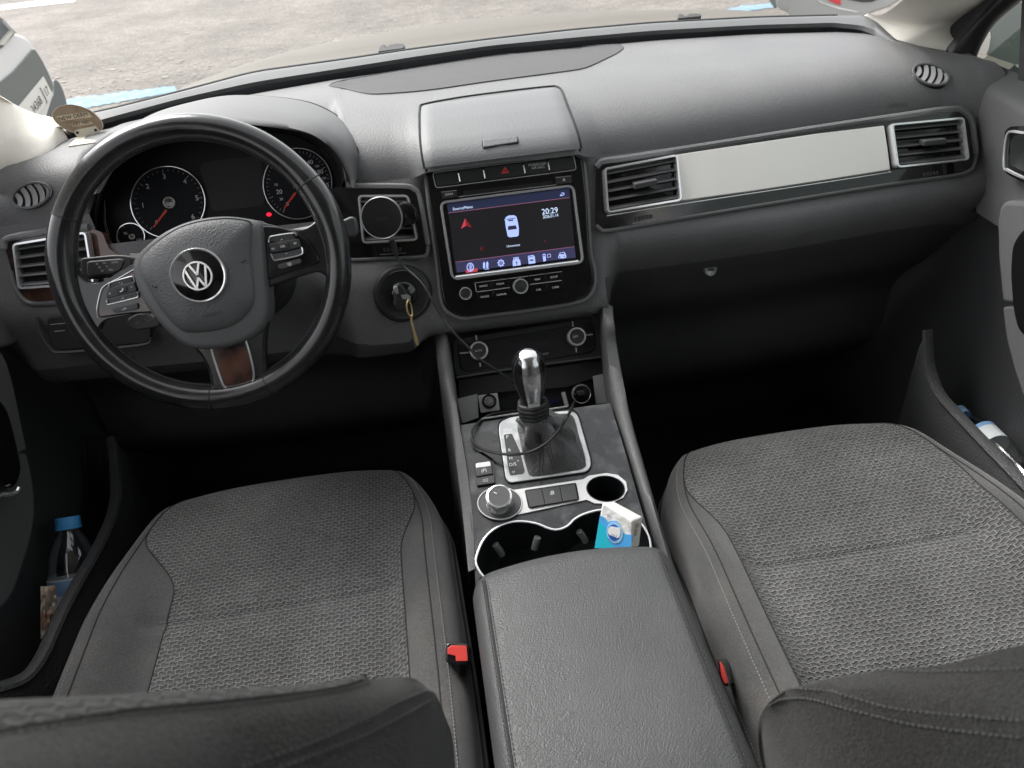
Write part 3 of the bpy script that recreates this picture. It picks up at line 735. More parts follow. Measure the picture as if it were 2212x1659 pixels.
# screen frame and display
fr=[(831,285),(1825,155),(1892,735),(920,865)]
fr=[(828,283),(1818,155),(1894,738),(918,866)]
ring('screen_frame',rnd([SP.at('E',*q,.004) for q in fr],.012,7),SP.n,.0042,.006,m_chrome,hu)
scr=shape('screen',SP,'E',[(850,300),(1812,178),(1872,715),(935,840)],m_gloss,off=.0055,depth=.002,r=.006,parent=hu)
tube('lower_bevel',[SP.at('E',950,833,.007),SP.at('E',1850,718,.007)],.0028,m_chrome,hu,n=8,sq=(.003,.0015))
def EM(name,c,s): return M(name,tuple(x*.3 for x in c),.4,emit=(c,s))
m_scr=EM('screen_background',(.036,.034,.040),.05); m_bar=EM('screen_bar',(.07,.07,.17),.14); m_bar2=EM('screen_top_bar',(.03,.04,.10),.15)
m_pink=EM('screen_line',(.5,.2,.35),.11); m_blue=EM('screen_white_blue',(.42,.52,1.0),.34); m_ltx=EM('screen_text',(.6,.75,1.0),.38); m_dkl=EM('screen_dark',(.02,.02,.04),.4); m_redi=EM('screen_red',(.65,.07,.10),.24); m_red2=EM('screen_red_glow',(.45,.03,.04),.12)
S0=.006
shape('picture',SP,'L',[(245,330),(1715,150),(1790,985),(350,1165)],m_scr,off=S0,depth=.0003,parent=scr)
shape('picture_bar',SP,'L',[(245,345),(1713,152),(1717,262),(258,448)],m_bar2,off=S0+.0003,depth=.0003,parent=scr)
shape('picture_line',SP,'L',[(258,444),(1717,258),(1718,266),(259,452)],m_pink,off=S0+.0006,depth=.0003,parent=scr)
shape('picture_bar',SP,'L',[(345,1040),(1778,852),(1792,985),(365,1165)],m_bar,off=S0+.0003,depth=.0003,parent=scr)
shape('picture_line',SP,'L',[(345,1036),(1778,848),(1778,856),(346,1044)],m_pink,off=S0+.0006,depth=.0003,parent=scr)
O=S0+.0009
ptext('screen_text','SourceMenu',SP,'L',(316,418),(552,388),m_ltx,scr,off=O)
ptext('screen_text','20:29',SP,'L',(1388,468),(1578,443),m_ltx,scr,off=O,hs=1.05)
ptext('screen_text','2026.01.14',SP,'L',(1398,515),(1582,490),m_ltx,scr,off=O,hs=1.2)
ptext('screen_text','Unconnect',SP,'L',(964,862),(1122,842),m_ltx,scr,off=O,hs=1.1)
ptext('screen_text','K',SP,'L',(650,905),(688,898),m_red2,scr,off=O); ptext('screen_text','X',SP,'L',(1406,805),(1438,798),m_red2,scr,off=O)
shape('nav_arrow',SP,'L',[(462,510),(472,602),(412,640)],m_redi,off=O,depth=.0003,parent=scr); shape('nav_arrow',SP,'L',[(462,510),(545,625),(472,602)],m_red2,off=O,depth=.0003,parent=scr)
# car picture
cb=shape('car_icon',SP,'L',[(948,500),(985,478),(1050,475),(1078,492),(1086,520),(1098,570),(1108,640),(1106,715),(1090,730),(1000,740),(975,730),(955,640),(943,560)],m_blue,off=O,depth=.0003,r=.0008,parent=scr)
for q in ([(980,532),(1040,525),(1042,541),(983,548)],[(978,606),(1072,596),(1084,640),(976,654)]): shape('car_icon_glass',SP,'L',q,m_dkl,off=O+.0003,depth=.0002,parent=scr)
shape('car_icon_glass',SP,'L',[(960,520),(1065,505),(1072,512),(962,530)],m_bar,off=O+.0003,depth=.0002,parent=scr)
shape('car_icon_mirror',SP,'L',[(932,528),(948,520),(950,532),(938,538)],m_blue,off=O,depth=.0002,parent=scr);shape('car_icon_mirror',SP,'L',[(1072,512),(1088,512),(1080,524)],m_blue,off=O,depth=.0002,parent=scr)
# icon row
shape('icon_glow',SP,'L',[(468,1130),(610,1112),(612,1150),(472,1170)],m_redi,off=O-.0002,depth=.0002,parent=scr)
m=MB()
ring('',[SP.at('L',x,y,O) for x,y in ell(524,1100,44,54,0,24)],SP.n,.0013,.0003,None,mb=m)
for q in ([(504,1080),(548,1118),(524,1140),(522,1062),(548,1082),(504,1122)],): 
    for a_,b_ in zip(q,q[1:]): tube('',[SP.at('L',*a_,O+.0002),SP.at('L',*b_,O+.0002)],.0005,None,n=2,seg=4,mb=m)
m.build('menu_icon',m_blue,scr); m=MB()
for dx in (0,38):
    plate('',[SP.at('L',x+dx,y-dx*.13,O) for x,y in [(676,1055),(690,1032),(703,1053),(703,1105),(690,1125),(678,1105)]],SP.n,.0003,None,mb=m)
tube('',[SP.at('L',700,1125,O),SP.at('L',750,1118,O)],.0005,None,n=2,seg=4,mb=m)
m.build('menu_icon',m_blue,scr); m=MB()
gx=[]
for k in range(32):
    r=1.0 if k%4 in(0,1) else .78; a=2*math.pi*k/32; gx.append((893+44*r*math.cos(a),1050+46*r*math.sin(a)))
plate('',[SP.at('L',x,y,O) for x,y in gx],SP.n,.0003,None,holes=[[SP.at('L',x,y,O) for x,y in ell(893,1050,24,25,0,20)]],mb=m)
ring('',[SP.at('L',x,y,O) for x,y in ell(893,1050,15,16,0,16)],SP.n,.0006,.0003,None,mb=m)
m.build('menu_icon',m_blue,scr); m=MB()
plate('',[SP.at('L',x,y,O) for x,y in [(1032,1020),(1044,1015),(1040,985),(1104,976),(1108,1008),(1122,1010),(1132,1075),(1036,1088)]],SP.n,.0003,None,mb=m)
m.build('menu_icon',m_blue,scr); m=MB()
plate('',[SP.at('L',x,y,O) for x,y in [(1216,965),(1278,952),(1298,970),(1308,1050),(1226,1062)]],SP.n,.0003,None,mb=m)
m.build('menu_icon',m_blue,scr); m=MB()
plate('',[SP.at('L',x,y,O) for x,y in [(1392,948),(1410,935),(1428,945),(1434,1025),(1402,1032)]],SP.n,.0003,None,mb=m)
ring('',[SP.at('L',x,y,O) for x,y in [(1446,945),(1488,938),(1494,978),(1450,985)]],SP.n,.001,.0003,None,mb=m)
m.build('menu_icon',m_blue,scr); m=MB()
plate('',[SP.at('L',x,y,O) for x,y in [(1580,968),(1592,950),(1600,925),(1655,915),(1672,945),(1678,965),(1676,985),(1640,994),(1582,990)]],SP.n,.0003,None,mb=m)
m.build('menu_icon',m_blue,scr); m=MB()
for q in ([(1602,240),(1640,236)],[(1602,240),(1622,222)],[(1640,236),(1654,222)],[(1654,222),(1648,208)],[(1648,208),(1618,210)]): tube('',[SP.at('L',*q[0],O),SP.at('L',*q[1],O)],.0006,None,n=2,seg=4,mb=m)
m.build('menu_icon',m_blue,scr)
m=MB()
for cx,cy,r in ((1058,996,7),(1086,992,7)): plate('',[SP.at('L',x,y,O+.0004) for x,y in ell(cx,cy,r,r,0,10)],SP.n,.0002,None,mb=m)
for a_,b_ in (((1076,1022),(1082,1075)),((1080,1052),(1066,1035)),((1081,1058),(1096,1038))): tube('',[SP.at('L',*a_,O+.0004),SP.at('L',*b_,O+.0004)],.0004,None,n=2,seg=4,mb=m)
plate('',[SP.at('L',x,y,O+.0004) for x,y in ell(1262,1015,26,9,-5,14)],SP.n,.0002,None,mb=m)
for k in range(5): plate('',[SP.at('L',x,y,O+.0004) for x,y in [(1224+k*11,972-k*2),(1230+k*11,971-k*2),(1231+k*11,984-k*2),(1225+k*11,985-k*2)]],SP.n,.0002,None,mb=m)
plate('',[SP.at('L',x,y,O+.0004) for x,y in ell(1410,960,10,10,0,12)],SP.n,.0002,None,mb=m)
plate('',[SP.at('L',x,y,O+.0004) for x,y in [(1604,945),(1608,930),(1648,924),(1656,940)]],SP.n,.0002,None,mb=m)
for cx,cy in ((1598,974),(1652,968)): plate('',[SP.at('L',x,y,O+.0004) for x,y in ell(cx,cy,8,8,0,12)],SP.n,.0002,None,mb=m)
m.build('menu_icon_details',m_dkl,scr)
# lower keys
def knob(c,r,h,parent,n,name='knob',capm=m_dark):
    k=lathe(name,c,n,[(r,0),(r,h*.6),(r*.96,h),(r*.80,h*1.0),(r*.74,h*.75)],m_chrome,parent)
    lathe('knob_face',c,n,[(r*.74,.0),(r*.74,h*.8),(r*.5,h*.9),(0,h*.9)],capm,k); return k
knob(SP.at('E',1022,957,.004),.0098,.009,hu,SP.n); knob(SP.at('E',1424,904,.004),.0118,.011,hu,SP.n)
def key(q,s,a,b,par=hu):
    k=shape('button',SP,'E',q,m_gloss,off=.0052,depth=.002,parent=par,bevel=.0004,seg=1); ptext('lettering',s,SP,'E',a,b,m_white,k,off=.0058); return k
key([(1098,882),(1208,868),(1216,925),(1106,940)],'RADIO',(1127,912),(1184,905))
key([(1214,867),(1335,852),(1343,908),(1222,924)],'MEDIA',(1252,896),(1308,889))
key([(1108,948),(1218,933),(1226,992),(1116,1006)],'PHONE',(1136,990),(1196,982))
key([(1224,932),(1350,916),(1357,974),(1232,990)],'CLIMATE',(1252,975),(1323,966))
key([(1488,830),(1604,815),(1612,872),(1496,888)],'NAV',(1532,862),(1573,857))
key([(1612,814),(1728,799),(1736,856),(1620,872)],'SETUP',(1646,846),(1700,839))
key([(1500,900),(1618,885),(1626,942),(1508,958)],'CAR',(1542,938),(1578,933))
key([(1624,883),(1736,868),(1744,925),(1632,941)],'CARD',(1660,921),(1710,914))
m=MB()
for a_,b_ in (((1090,880),(1208,865)),((1214,864),(1335,849)),((1340,848),(1482,830)),((1488,828),(1606,812)),((1614,811),(1732,796)),((1108,946),(1220,932)),((1226,931),(1348,914)),((1496,892),(1728,862)),((1092,880),(1104,946))):
    tube('',[SP.at('E',*a_,.006),SP.at('E',*b_,.006)],.0007,None,n=3,seg=6,mb=m)
m.build('key_trim',m_chrome,hu)
# padded edge below the unit
tube('lower_edge',[SP.at('B',x,y,-.002) for x,y in [(768,1050),(790,1150),(812,1350),(850,1620),(885,1905),(945,1980),(1030,2005),(1150,1990),(1400,1958),(1700,1912),(1808,1870),(1850,1785),(1845,1690),(1822,1590),(1800,1250),(1775,990)]],.0035,m_dash,dash,n=100)
# ================================================================= steering wheel
aW=R_(25); nW=V((0,-math.cos(aW),math.sin(aW)))
Cw=at('P',439,574,X=-.409)
WP=PL(Cw,nW)
wheel=thing('steering_wheel','worn black leather steering wheel turned slightly left, with round chrome emblem','steering wheel',Cw)
xW=V((1,0,0)); yW=nW.cross(xW)
vs=[];NU,NV=120,20
RM,rm=.170,.0165
for i in range(NU):
    a=2*math.pi*i/NU; e=xW*math.cos(a)+yW*math.sin(a)
    # thumb swellings at ten and two
    d=math.degrees(a)%360; g=1+.13*sum(math.exp(-((d-c)/14)**2) for c in (20,172))
    for k in range(NV):
        b=2*math.pi*k/NV; vs.append(Cw+e*(RM+rm*g*.98*math.cos(b))+nW*(rm*1.12*g*math.sin(b)))
add('rim',vs,gridfaces(NV,NU,cu=True,cv=True),m_rim,wheel,ang=90)
def rimpt(deg,b,r=rm*1.13):
    a=R_(deg); e=xW*math.cos(a)+yW*math.sin(a); return Cw+e*(RM+r*math.cos(R_(b)))+nW*(r*1.12*math.sin(R_(b)))
def pixdeg(x,y):
    p=WP.at('D',x,y)-Cw; return math.degrees(math.atan2(p.dot(yW),p.dot(xW)))
for x,y in ((430,258),(1950,-60)):
    d=pixdeg(x,y); g=1.13
    tube('rim_seam',[rimpt(d,b,rm*(1+.13*sum(math.exp(-((d%360-c)/14)**2) for c in (20,172)))*.985) for b in range(0,360,20)],.0009,m_gap,wheel,closed=True,n=40,seg=5)
for x,y in ((1250,1290),(1575,1210)):
    d=pixdeg(x,y); tube('rim_seam',[rimpt(d,b,rm*.985) for b in range(0,360,20)],.0008,m_gap,wheel,closed=True,n=40,seg=5)
m=MB(); 
P=[rimpt(d,178,rm*1.0) for d in range(0,360,2)]; P.append(P[0])
stitches('',P,None,None,.0042,.6,.0007,mb=m); m.build('rim_stitching',M('rim_thread',(.06,.06,.06),.6),wheel)
# spokes
m_spoke=m_rim
def body(name,v,pts,off,depth,mat,par=wheel,r=.006,bevel=.006,**k): return shape(name,WP,v,pts,mat,off=off,depth=depth,r=r,parent=par,bevel=bevel,**k)
body('spoke','D',[(390,520),(470,600),(520,635),(600,628),(700,565),(860,470),(1000,600),(960,830),(860,800),(590,850),(560,960),(430,880),(360,700)],.004,.016,m_spoke,r=.012)
body('spoke','D',[(1450,262),(1560,278),(1700,318),(1800,310),(1870,250),(1960,300),(1990,480),(1940,620),(1880,560),(1740,600),(1600,650),(1450,700)],.004,.016,m_spoke,r=.012)
body('spoke','D',[(1080,960),(1180,1060),(1225,1150),(1245,1290),(1330,1345),(1480,1330),(1572,1240),(1566,1100),(1560,1000),(1580,820)],.006,.016,m_spoke,r=.012)
# gloss inserts
si=body('spoke_insert','D',[(575,838),(572,780),(590,690),(610,650),(700,600),(800,545),(860,560),(960,800),(880,805),(760,812)],.008,.005,m_brown_refl,bevel=.002)
tube('insert_edge',[WP.at('D',x,y,.0085) for x,y in [(572,835),(569,780),(588,690),(612,648),(700,600),(795,545)]],.0006,m_chrome,wheel,n=30,seg=6)
body('spoke_insert','D',[(1530,292),(1640,300),(1745,332),(1800,372),(1852,440),(1885,508),(1780,545),(1670,580),(1580,615),(1530,560)],.008,.005,m_gloss,bevel=.002)
body('spoke_insert','D',[(1225,990),(1262,1090),(1312,1235),(1365,1252),(1460,1230),(1488,1170),(1470,1050),(1440,950)],.010,.004,m_brown_refl,bevel=.001,r=.008)
tube('chrome_trim',[WP.at('D',x,y,.0108) for x,y in [(1238,1015),(1262,1095),(1300,1205),(1318,1238),(1365,1256),(1455,1236),(1486,1205),(1490,1150),(1468,1050),(1442,962)]],.0015,m_chrome,wheel,n=70)
# hub body + airbag
hubp=[(800,500),(880,405),(1000,320),(1150,262),(1330,240),(1480,258),(1545,285),(1562,400),(1575,600),(1588,780),(1575,860),(1520,935),(1400,990),(1280,1015),(1130,1008),(1010,925),(900,800),(840,700),(805,600)]
HP_=cr([WP.at('D',x,y,.006) for x,y in hubp],90,True)
dome('hub_cover',HP_,nW,[(1.0,-.03),(1.0,.004),(.985,.010),(.955,.0145),(.9,.016),(.5,.016)],m_pads,wheel,ang=80)
ab=[(845,470),(1000,338),(1150,276),(1330,252),(1462,268),(1485,300),(1485,500),(1505,700),(1478,790),(1400,870),(1280,912),(1130,925),(1060,905),(960,800),(880,670),(832,570)]
AB=cr([WP.at('D',x,y,.018) for x,y in ab],90,True); abc=WP.at('D',1170,590,.018)
tube('airbag_gap',[p+nW*.0028 for p in AB],.0008,m_gap,wheel,closed=True,n=90,seg=6)
air=dome('airbag_cover',AB,nW,[(1.0,0),(.985,.0045),(.95,.0075),(.88,.0105),(.75,.0135),(.55,.016),(.3,.017)],m_pad,wheel,cen=abc,ang=80)
bva=bvh_of(air)
# emblem
EC,En=cast(bva,'D',1168,585)[0],nW
EP=PL(EC+nW*.0005,nW)
lathe('emblem_base',EP.p,nW,[(.0325,-.004),(.0325,.002),(.031,.003),(.0,.003)],m_gloss,wheel,seg=48)
lathe('emblem_ring',EP.p,nW,[(.0335,-.003),(.0335,.0025),(.0325,.0038),(.0308,.0032),(.0305,.001)],m_chrome,wheel,seg=56)
ec=EP.at('D',1168,588); xd=(EP.at('D',1262,562)-EP.at('D',1078,608)).normalized(); yd=nW.cross(xd); r=.0180
m=MB()
out=[ec+(xd*math.cos(R_(t))+yd*math.sin(R_(t)))*r for t in range(0,360,8)]
ring('',[p+nW*.003 for p in out],nW,.0026,.003,None,mb=m)
def bar(a,b,w=.14):
    A=V(a);B=V(b);pa=ec+xd*A.x*r+yd*A.y*r;pb=ec+xd*B.x*r+yd*B.y*r;s=nW.cross((pb-pa).normalized())*r*w/2
    plate('',[pa-s+nW*.0055,pb-s+nW*.0055,pb+s+nW*.0055,pa+s+nW*.0055],nW,.003,None,mb=m)
for a_,b_ in (((-.36,.88),(0,.08)),((.36,.88),(0,.08)),((-.72,.62),(-.32,-.84)),((-.32,-.84),(0,-.12)),((0,-.12),(.32,-.84)),((.32,-.84),(.72,.62))): bar(a_,b_)
m.build('emblem',m_chrome,wheel)
pa,na=cast(bva,'D',1190,838);pb,nb=cast(bva,'D',1305,808)
text('lettering','AIRBAG',pa+nW*.0006,pb+nW*.0006,nW,M('pad_emboss',(.06,.06,.062),.5),wheel)
for q in ([(895,645),(905,655),(915,655),(925,648)],[(1415,508),(1425,508),(1435,502),(1445,495)]):
    tube('scuff',[cast(bva,'D',*p)[0] for p in q],.0008,m_gap,wheel,n=8,seg=5)
# buttons
OB=.0115
lk=[(605,1000),(612,930),(640,905),(900,833),(940,845),(955,905),(990,1030),(985,1100),(970,1125),(640,1210),(605,1200),(578,1150),(575,1080),(585,1020)]
shape('button_pad',WP,'S',[(578,1140),(572,1050),(600,925),(640,905),(910,828),(945,845),(958,915),(995,1080),(980,1120),(640,1210),(600,1200)],m_gloss,off=.0095,depth=.004,r=.004,parent=wheel)
b=shape('button',WP,'S',[(620,1000),(645,925),(900,850),(925,900),(690,960)],m_key,off=OB,depth=.004,r=.002,parent=wheel,bevel=.0006)
b2=shape('button',WP,'S',[(578,1020),(690,965),(945,912),(985,1030),(850,1065),(580,1130)],m_key,off=OB+.001,depth=.004,r=.003,parent=wheel,bevel=.001)
b3=shape('button',WP,'S',[(600,1140),(850,1080),(975,1045),(970,1105),(640,1195),(612,1190)],m_mid,off=OB,depth=.004,r=.002,parent=wheel,bevel=.0006)
b4=shape('button',WP,'S',[(698,1000),(842,960),(852,1030),(720,1070)],m_dark,off=OB+.0025,depth=.003,r=.002,parent=wheel,bevel=.0006)
b5=shape('button',WP,'S',[(655,1260),(990,1185),(998,1250),(970,1275),(700,1318),(668,1300)],m_mid,off=OB,depth=.004,r=.003,parent=wheel,bevel=.001)
for P in ([(605,1000),(618,935),(645,912),(900,838),(935,850),(948,905)],[(578,1145),(590,1190),(615,1205),(965,1118),(990,1085),(985,1035)]):
    tube('button_trim',[WP.at('S',x,y,OB) for x,y in P],.001,m_chrome,wheel,n=30,seg=6)
def marks(v,L,par,off=OB+.0012,mat=m_grey_print):
    m=MB()
    for P in L: plate('',[WP.at(v,x,y,off) for x,y in P],nW,.0002,None,mb=m)
    m.build('symbol',mat,par)
marks('S',[[(765,940),(795,933),(785,910)],[(735,915),(755,910),(756,920),(736,925)]],b); marks('S',[[(598,1060),(632,1078),(630,1040)],[(898,960),(930,972),(902,990)]],b2,OB+.0022)
marks('S',[[(765,1135),(812,1128),(800,1100)]],b3); marks('S',[[(785,990),(802,990),(798,1020),(765,1045),(748,1035),(782,1015)]],b4,OB+.0037,m_white)
marks('S',[[(780,1275),(830,1240),(852,1265),(830,1270),(790,1285)]],b5)
shape('button_pad',WP,'D',[(1575,365),(1600,350),(1725,335),(1750,350),(1778,440),(1765,465),(1620,500),(1600,485)],m_gloss,off=.0095,depth=.004,r=.003,parent=wheel)
c1=shape('button',WP,'D',[(1582,385),(1600,358),(1715,342),(1738,372),(1660,392)],m_key,off=OB,depth=.004,r=.001,parent=wheel,bevel=.0006)
c2=shape('button',WP,'D',[(1578,400),(1660,385),(1755,370),(1770,418),(1690,440),(1588,455)],m_key,off=OB+.001,depth=.004,r=.002,parent=wheel,bevel=.001)
c3=shape('button',WP,'D',[(1595,462),(1690,447),(1775,425),(1765,462),(1620,495)],m_mid,off=OB,depth=.004,r=.001,parent=wheel,bevel=.0006)
c4=shape('button',WP,'D',[(1632,402),(1692,392),(1700,425),(1640,436)],m_dark,off=OB+.0025,depth=.003,r=.001,parent=wheel,bevel=.0006)
c5=shape('button',WP,'D',[(1630,522),(1765,485),(1772,512),(1655,550),(1635,545)],m_mid,off=OB,depth=.004,r=.002,parent=wheel,bevel=.001)
for P in ([(1578,392),(1582,368),(1605,354),(1722,338),(1742,352)],[(1592,460),(1605,488),(1622,496),(1762,466),(1778,440),(1772,420)]):
    tube('button_trim',[WP.at('D',x,y,OB) for x,y in P],.001,m_chrome,wheel,n=24,seg=6)
ptext('lettering','OK',WP,'D',(1650,424),(1678,419),m_white,c4,off=OB+.0037)
marks('D',[[(1647,380),(1663,378),(1655,368)]],c1); marks('D',[[(1675,455),(1690,452),(1684,463)]],c3); marks('D',[[(1685,512),(1712,508),(1712,530),(1692,530)]],c5)
marks('D',[[(1725,392),(1742,390),(1742,402),(1726,404)],[(1595,425),(1612,422),(1613,434),(1597,436)]],c2,OB+.0022)
# column behind
colm=thing('steering_column','black steering column shroud running from the dashboard to the steering wheel','column',Cw+V((.02,.1,-.02)))
P0=Cw-nW*.03; 
loft('shroud',[[P0+xW*(.075*math.cos(R_(t))*s)+yW*(.065*math.sin(R_(t))*s)-nW*h-V((0,0,.02))+V((.01,0,0)) for t in range(0,361,15)] for s,h in ((.7,0),(1,.01),(1.05,.1),(1.2,.24))],m_dark,nu=40,nv=12,parent=colm)
# stalks
BP=PL(Cw-nW*.045,nW)
st1=thing('indicator_stalk','black light and indicator stalk left of the steering wheel hub','stalk',BP.at('S',600,720))
shape('stalk_body',BP,'S',[(228,640),(235,600),(280,588),(700,548),(850,560),(990,590),(1010,660),(820,800),(560,858),(280,880),(240,860)],m_dark,off=.004,depth=.022,r=.007,parent=st1,bevel=.005)
shape('stalk_face',BP,'S',[(310,650),(345,632),(770,595),(820,630),(760,760),(620,815),(345,840),(315,800)],m_mid,off=.006,depth=.004,r=.004,parent=st1,bevel=.002)
def bmarks(v,L,par,off,name='symbol',mat=m_grey_print,pl=BP):
    m=MB()
    for P in L: plate('',[pl.at(v,x,y,off) for x,y in P],pl.n,.0002,None,mb=m)
    m.build(name,mat,par)
lamp=lambda x,y:[(x,y-15),(x+22,y-16),(x+34,y-8),(x+38,y+2),(x+28,y+16),(x+4,y+18)]
bmarks('S',[lamp(435,668),lamp(468,712),lamp(503,758),[(518,650),(560,648),(578,662),(545,672)],[(560,685),(600,698),(585,715)],[(600,728),(668,742),(655,762),(612,755)],[(636,648),(660,630),(660,665)],[(734,645),(708,628),(710,662)],[(658,640),(712,636),(712,656),(658,660)]],st1,.0065)
tube('stalk_shaft',[BP.at('S',900,640,-.006),BP.at('S',1400,640,-.02)],.012,m_dark,st1,n=6)
st2=thing('cruise_control_stalk','short cruise control stalk below the left steering wheel spoke','stalk',BP.at('S',1000,1430))
BP2=PL(Cw-nW*.04,nW)
shape('stalk_body',BP2,'S',[(845,1425),(870,1385),(960,1335),(1060,1318),(1200,1385),(1290,1450),(1270,1500),(1020,1545),(940,1548),(870,1500)],m_mid,off=.004,depth=.02,r=.008,parent=st2,bevel=.006)
m=MB()
for s,a_,b_ in (('OFF',(1038,1372),(1090,1352)),('CANCEL',(1062,1395),(1150,1360)),('ON',(1085,1415),(1125,1400)),('RESUME',(1110,1435),(1210,1395)),('SET',(965,1470),(1020,1448))):
    text('',s,BP2.at('S',*a_,.0045),BP2.at('S',*b_,.0045),nW,None,mb=m)
m.build('lettering',m_grey_print,st2)
tube('stalk_shaft',[BP2.at('S',1150,1450,-.006),BP2.at('S',1500,1250,-.02)],.010,m_dark,st2,n=6)
st3=thing('wiper_stalk','grey wiper stalk showing past the right side of the steering wheel rim','stalk',BP.at('D',2050,300))
shape('stalk_body',BP,'D',[(1900,270),(2010,262),(2060,238),(2085,245),(2102,300),(2095,350),(2070,365),(2010,362),(1900,340)],m_mid,off=.004,depth=.02,r=.006,parent=st3,bevel=.005)
tube('stalk_shaft',[BP.at('D',1950,310,-.006),BP.at('D',1500,400,-.02)],.010,m_dark,st3,n=6)
# ================================================================= ignition and keys
ig=C_('E',565,960); IG=PL(ig[0]+ig[1]*.002,ig[1])
dI=thing('ignition','','');del dI['label'];del dI['category'];dI.parent=dash;dI.location=IG.p-wl(dash);dI.name='ignition_switch'
lathe('surround',IG.p,IG.n,[(.044,-.004),(.041,.002),(.037,.0035),(.034,.003),(.031,.0015),(0,.0015)],m_dark,dI,seg=48)
lathe('lock_cylinder',IG.p,IG.n,[(.019,-.002),(.019,.006),(.015,.009),(0,.009)],m_gloss,dI)
tube('lock_ring',[IG.p+IG.n*.0045+ (V((1,0,0))*math.cos(R_(t))+IG.n.cross(V((1,0,0)))*math.sin(R_(t)))*.036 for t in range(0,360,15)],.0009,m_mid,dI,closed=True,n=60,seg=6)
ky=thing('car_key','car key with dark head in the ignition, its brass ring and fob hanging down','key',IG.at('E',560,960,.015))
shape('key_head',IG,'E',[(492,905),(540,880),(568,905),(600,960),(610,1050),(575,1090),(520,1090),(498,1040),(505,960)],m_dark,off=.030,depth=.014,r=.003,parent=ky,bevel=.003)
shape('key_chrome',IG,'E',[(495,910),(522,905),(532,960),(510,962),(494,940)],m_chrome,off=.0315,depth=.004,r=.001,parent=ky,bevel=.001)
shape('key_chrome',IG,'E',[(548,970),(605,965),(620,985),(615,1025),(600,1000),(560,1000)],m_chrome,off=.0315,depth=.004,r=.001,parent=ky,bevel=.001)
tube('blade',[IG.p+IG.n*.005,IG.p+IG.n*.02],.004,m_chrome,ky,n=4)
kr=IG.off(.036)
tube('key_ring',[kr.at('E',x,y,o) for x,y,o in [(600,1010,0),(590,1050,.004),(603,1105,.004),(628,1125,0),(630,1080,-.004),(618,1030,-.004)]],.0012,m_brass,ky,closed=True,n=40,seg=8)
tube('key_chain',[kr.at('E',x,y,-.002) for x,y in [(627,1118),(625,1150),(630,1190)]],.0018,m_brass,ky,n=12,seg=6)
shape('fob',kr,'E',[(622,1185),(640,1180),(655,1240),(672,1290),(680,1335),(665,1345),(650,1310),(640,1250)],m_brass,off=0,depth=.003,r=.001,parent=ky,bevel=.0008)
# ================================================================= phone holder and cable
PH=PL(LP.at('E',470,410,.045),(-.12,-.93,.35))
ph=thing('phone_holder','round black magnetic phone holder with silver rim clipped to the vent beside the steering wheel','phone holder',PH.at('E',407,404))
pc=PH.at('E',407,402); 
rr=(PH.at('E',560,402)-PH.at('E',252,402)).length/2
lathe('rim',pc,PH.n,[(rr*.9,-.009),(rr*.99,-.007),(rr,-.002),(rr,.001),(rr*.965,.0025),(rr*.93,.0012)],M('holder_silver',(.50,.51,.53),.3,.8),ph,seg=64)
lathe('pad',pc,PH.n,[(rr*.94,.0008),(rr*.93,.0018),(0,.0018)],M('holder_pad',(.008,.008,.009),.45,bump=('noise',600,.0001)),ph,seg=64)
ptext('lettering','Royal',PH,'E',(375,425),(448,412),M('faint_print',(.055,.055,.06),.4),ph,off=.0022)
lathe('ball_clamp',LP.at('E',585,375,.018),PH.n,[(.014,-.004),(.017,.0),(.018,.006),(.015,.012),(.008,.013),(0,.013)],m_gloss,ph)
tube('arm',[LP.at('E',585,375,.02),pc-PH.n*.01],.009,m_dark,ph,n=8)
shape('cable_plug',PH,'E',[(455,570),(500,562),(525,640),(528,680),(505,690),(480,640)],m_dark,off=-.002,depth=.006,r=.002,parent=ph,bevel=.001)
cab=thing('charging_cable','thin black charging cable looping from the phone holder to the right console socket','cable',(0,.95,.95))
def G3(x,y,Y): return at('G',x,y,Y=Y)
CB=[at('E',505,665,Y=1.035),at('E',535,715,Y=1.03),at('E',600,785,Y=1.01),at('E',700,880,Y=.985),at('E',775,1000,Y=.965),at('E',850,1130,Y=.95),at('E',950,1260,Y=.93),at('E',1060,1370,Y=.92),G3(300,335,.915),G3(420,415,.91),G3(525,490,.915),G3(600,560,.945),G3(610,640,.95),G3(560,658,.93)]
tube('cable',CB,.0018,m_cable,cab,n=160)
# ================================================================= climate panel
cl=thing('climate_panel','black climate control panel with two chrome ringed knobs marked AUTO and OFF','climate control',(0,1.03,.95))
shape('panel',HP,'G',[(150,250),(170,225),(990,95),(1040,120),(1062,330),(1040,345),(190,458),(165,440)],m_dark,off=0,depth=.02,r=.01,parent=cl,bevel=.002)
shape('panel_inset',HP,'G',[(185,262),(985,130),(1008,180),(1015,280),(980,310),(240,425),(205,400)],M('inset_black',(.016,.016,.018),.3),off=.003,depth=.004,r=.008,parent=cl,bevel=.001)
tube('panel_lip',[HP.at('G',x,y,.004) for x,y in [(180,460),(600,395),(1058,335)]],.0018,m_mid,cl,n=20)
shape('display',HP,'G',[(480,265),(722,225),(730,262),(490,300)],m_lcd,off=.0036,depth=.001,parent=cl)
for cx,cy,s,a_,b_ in ((312,298,'AUTO',(290,305),(334,300)),(896,215,'OFF',(880,222),(911,217))):
    c=HP.at('G',cx,cy,.003); r=(HP.at('G',cx+56,cy,.003)-c).length
    k=lathe('knob',c,HP.n,[(r,0),(r,.008),(r*.95,.013),(r*.80,.0135),(r*.76,.010)],m_silver,cl,seg=40)
    lathe('knob_face',c,HP.n,[(r*.77,0),(r*.77,.0115),(0,.0115)],m_key,k); off=.0153
    pl=HP.off(.003+.0118); ptext('lettering',s,pl,'G',a_,b_,m_white,k,off=.0002)
m=MB()
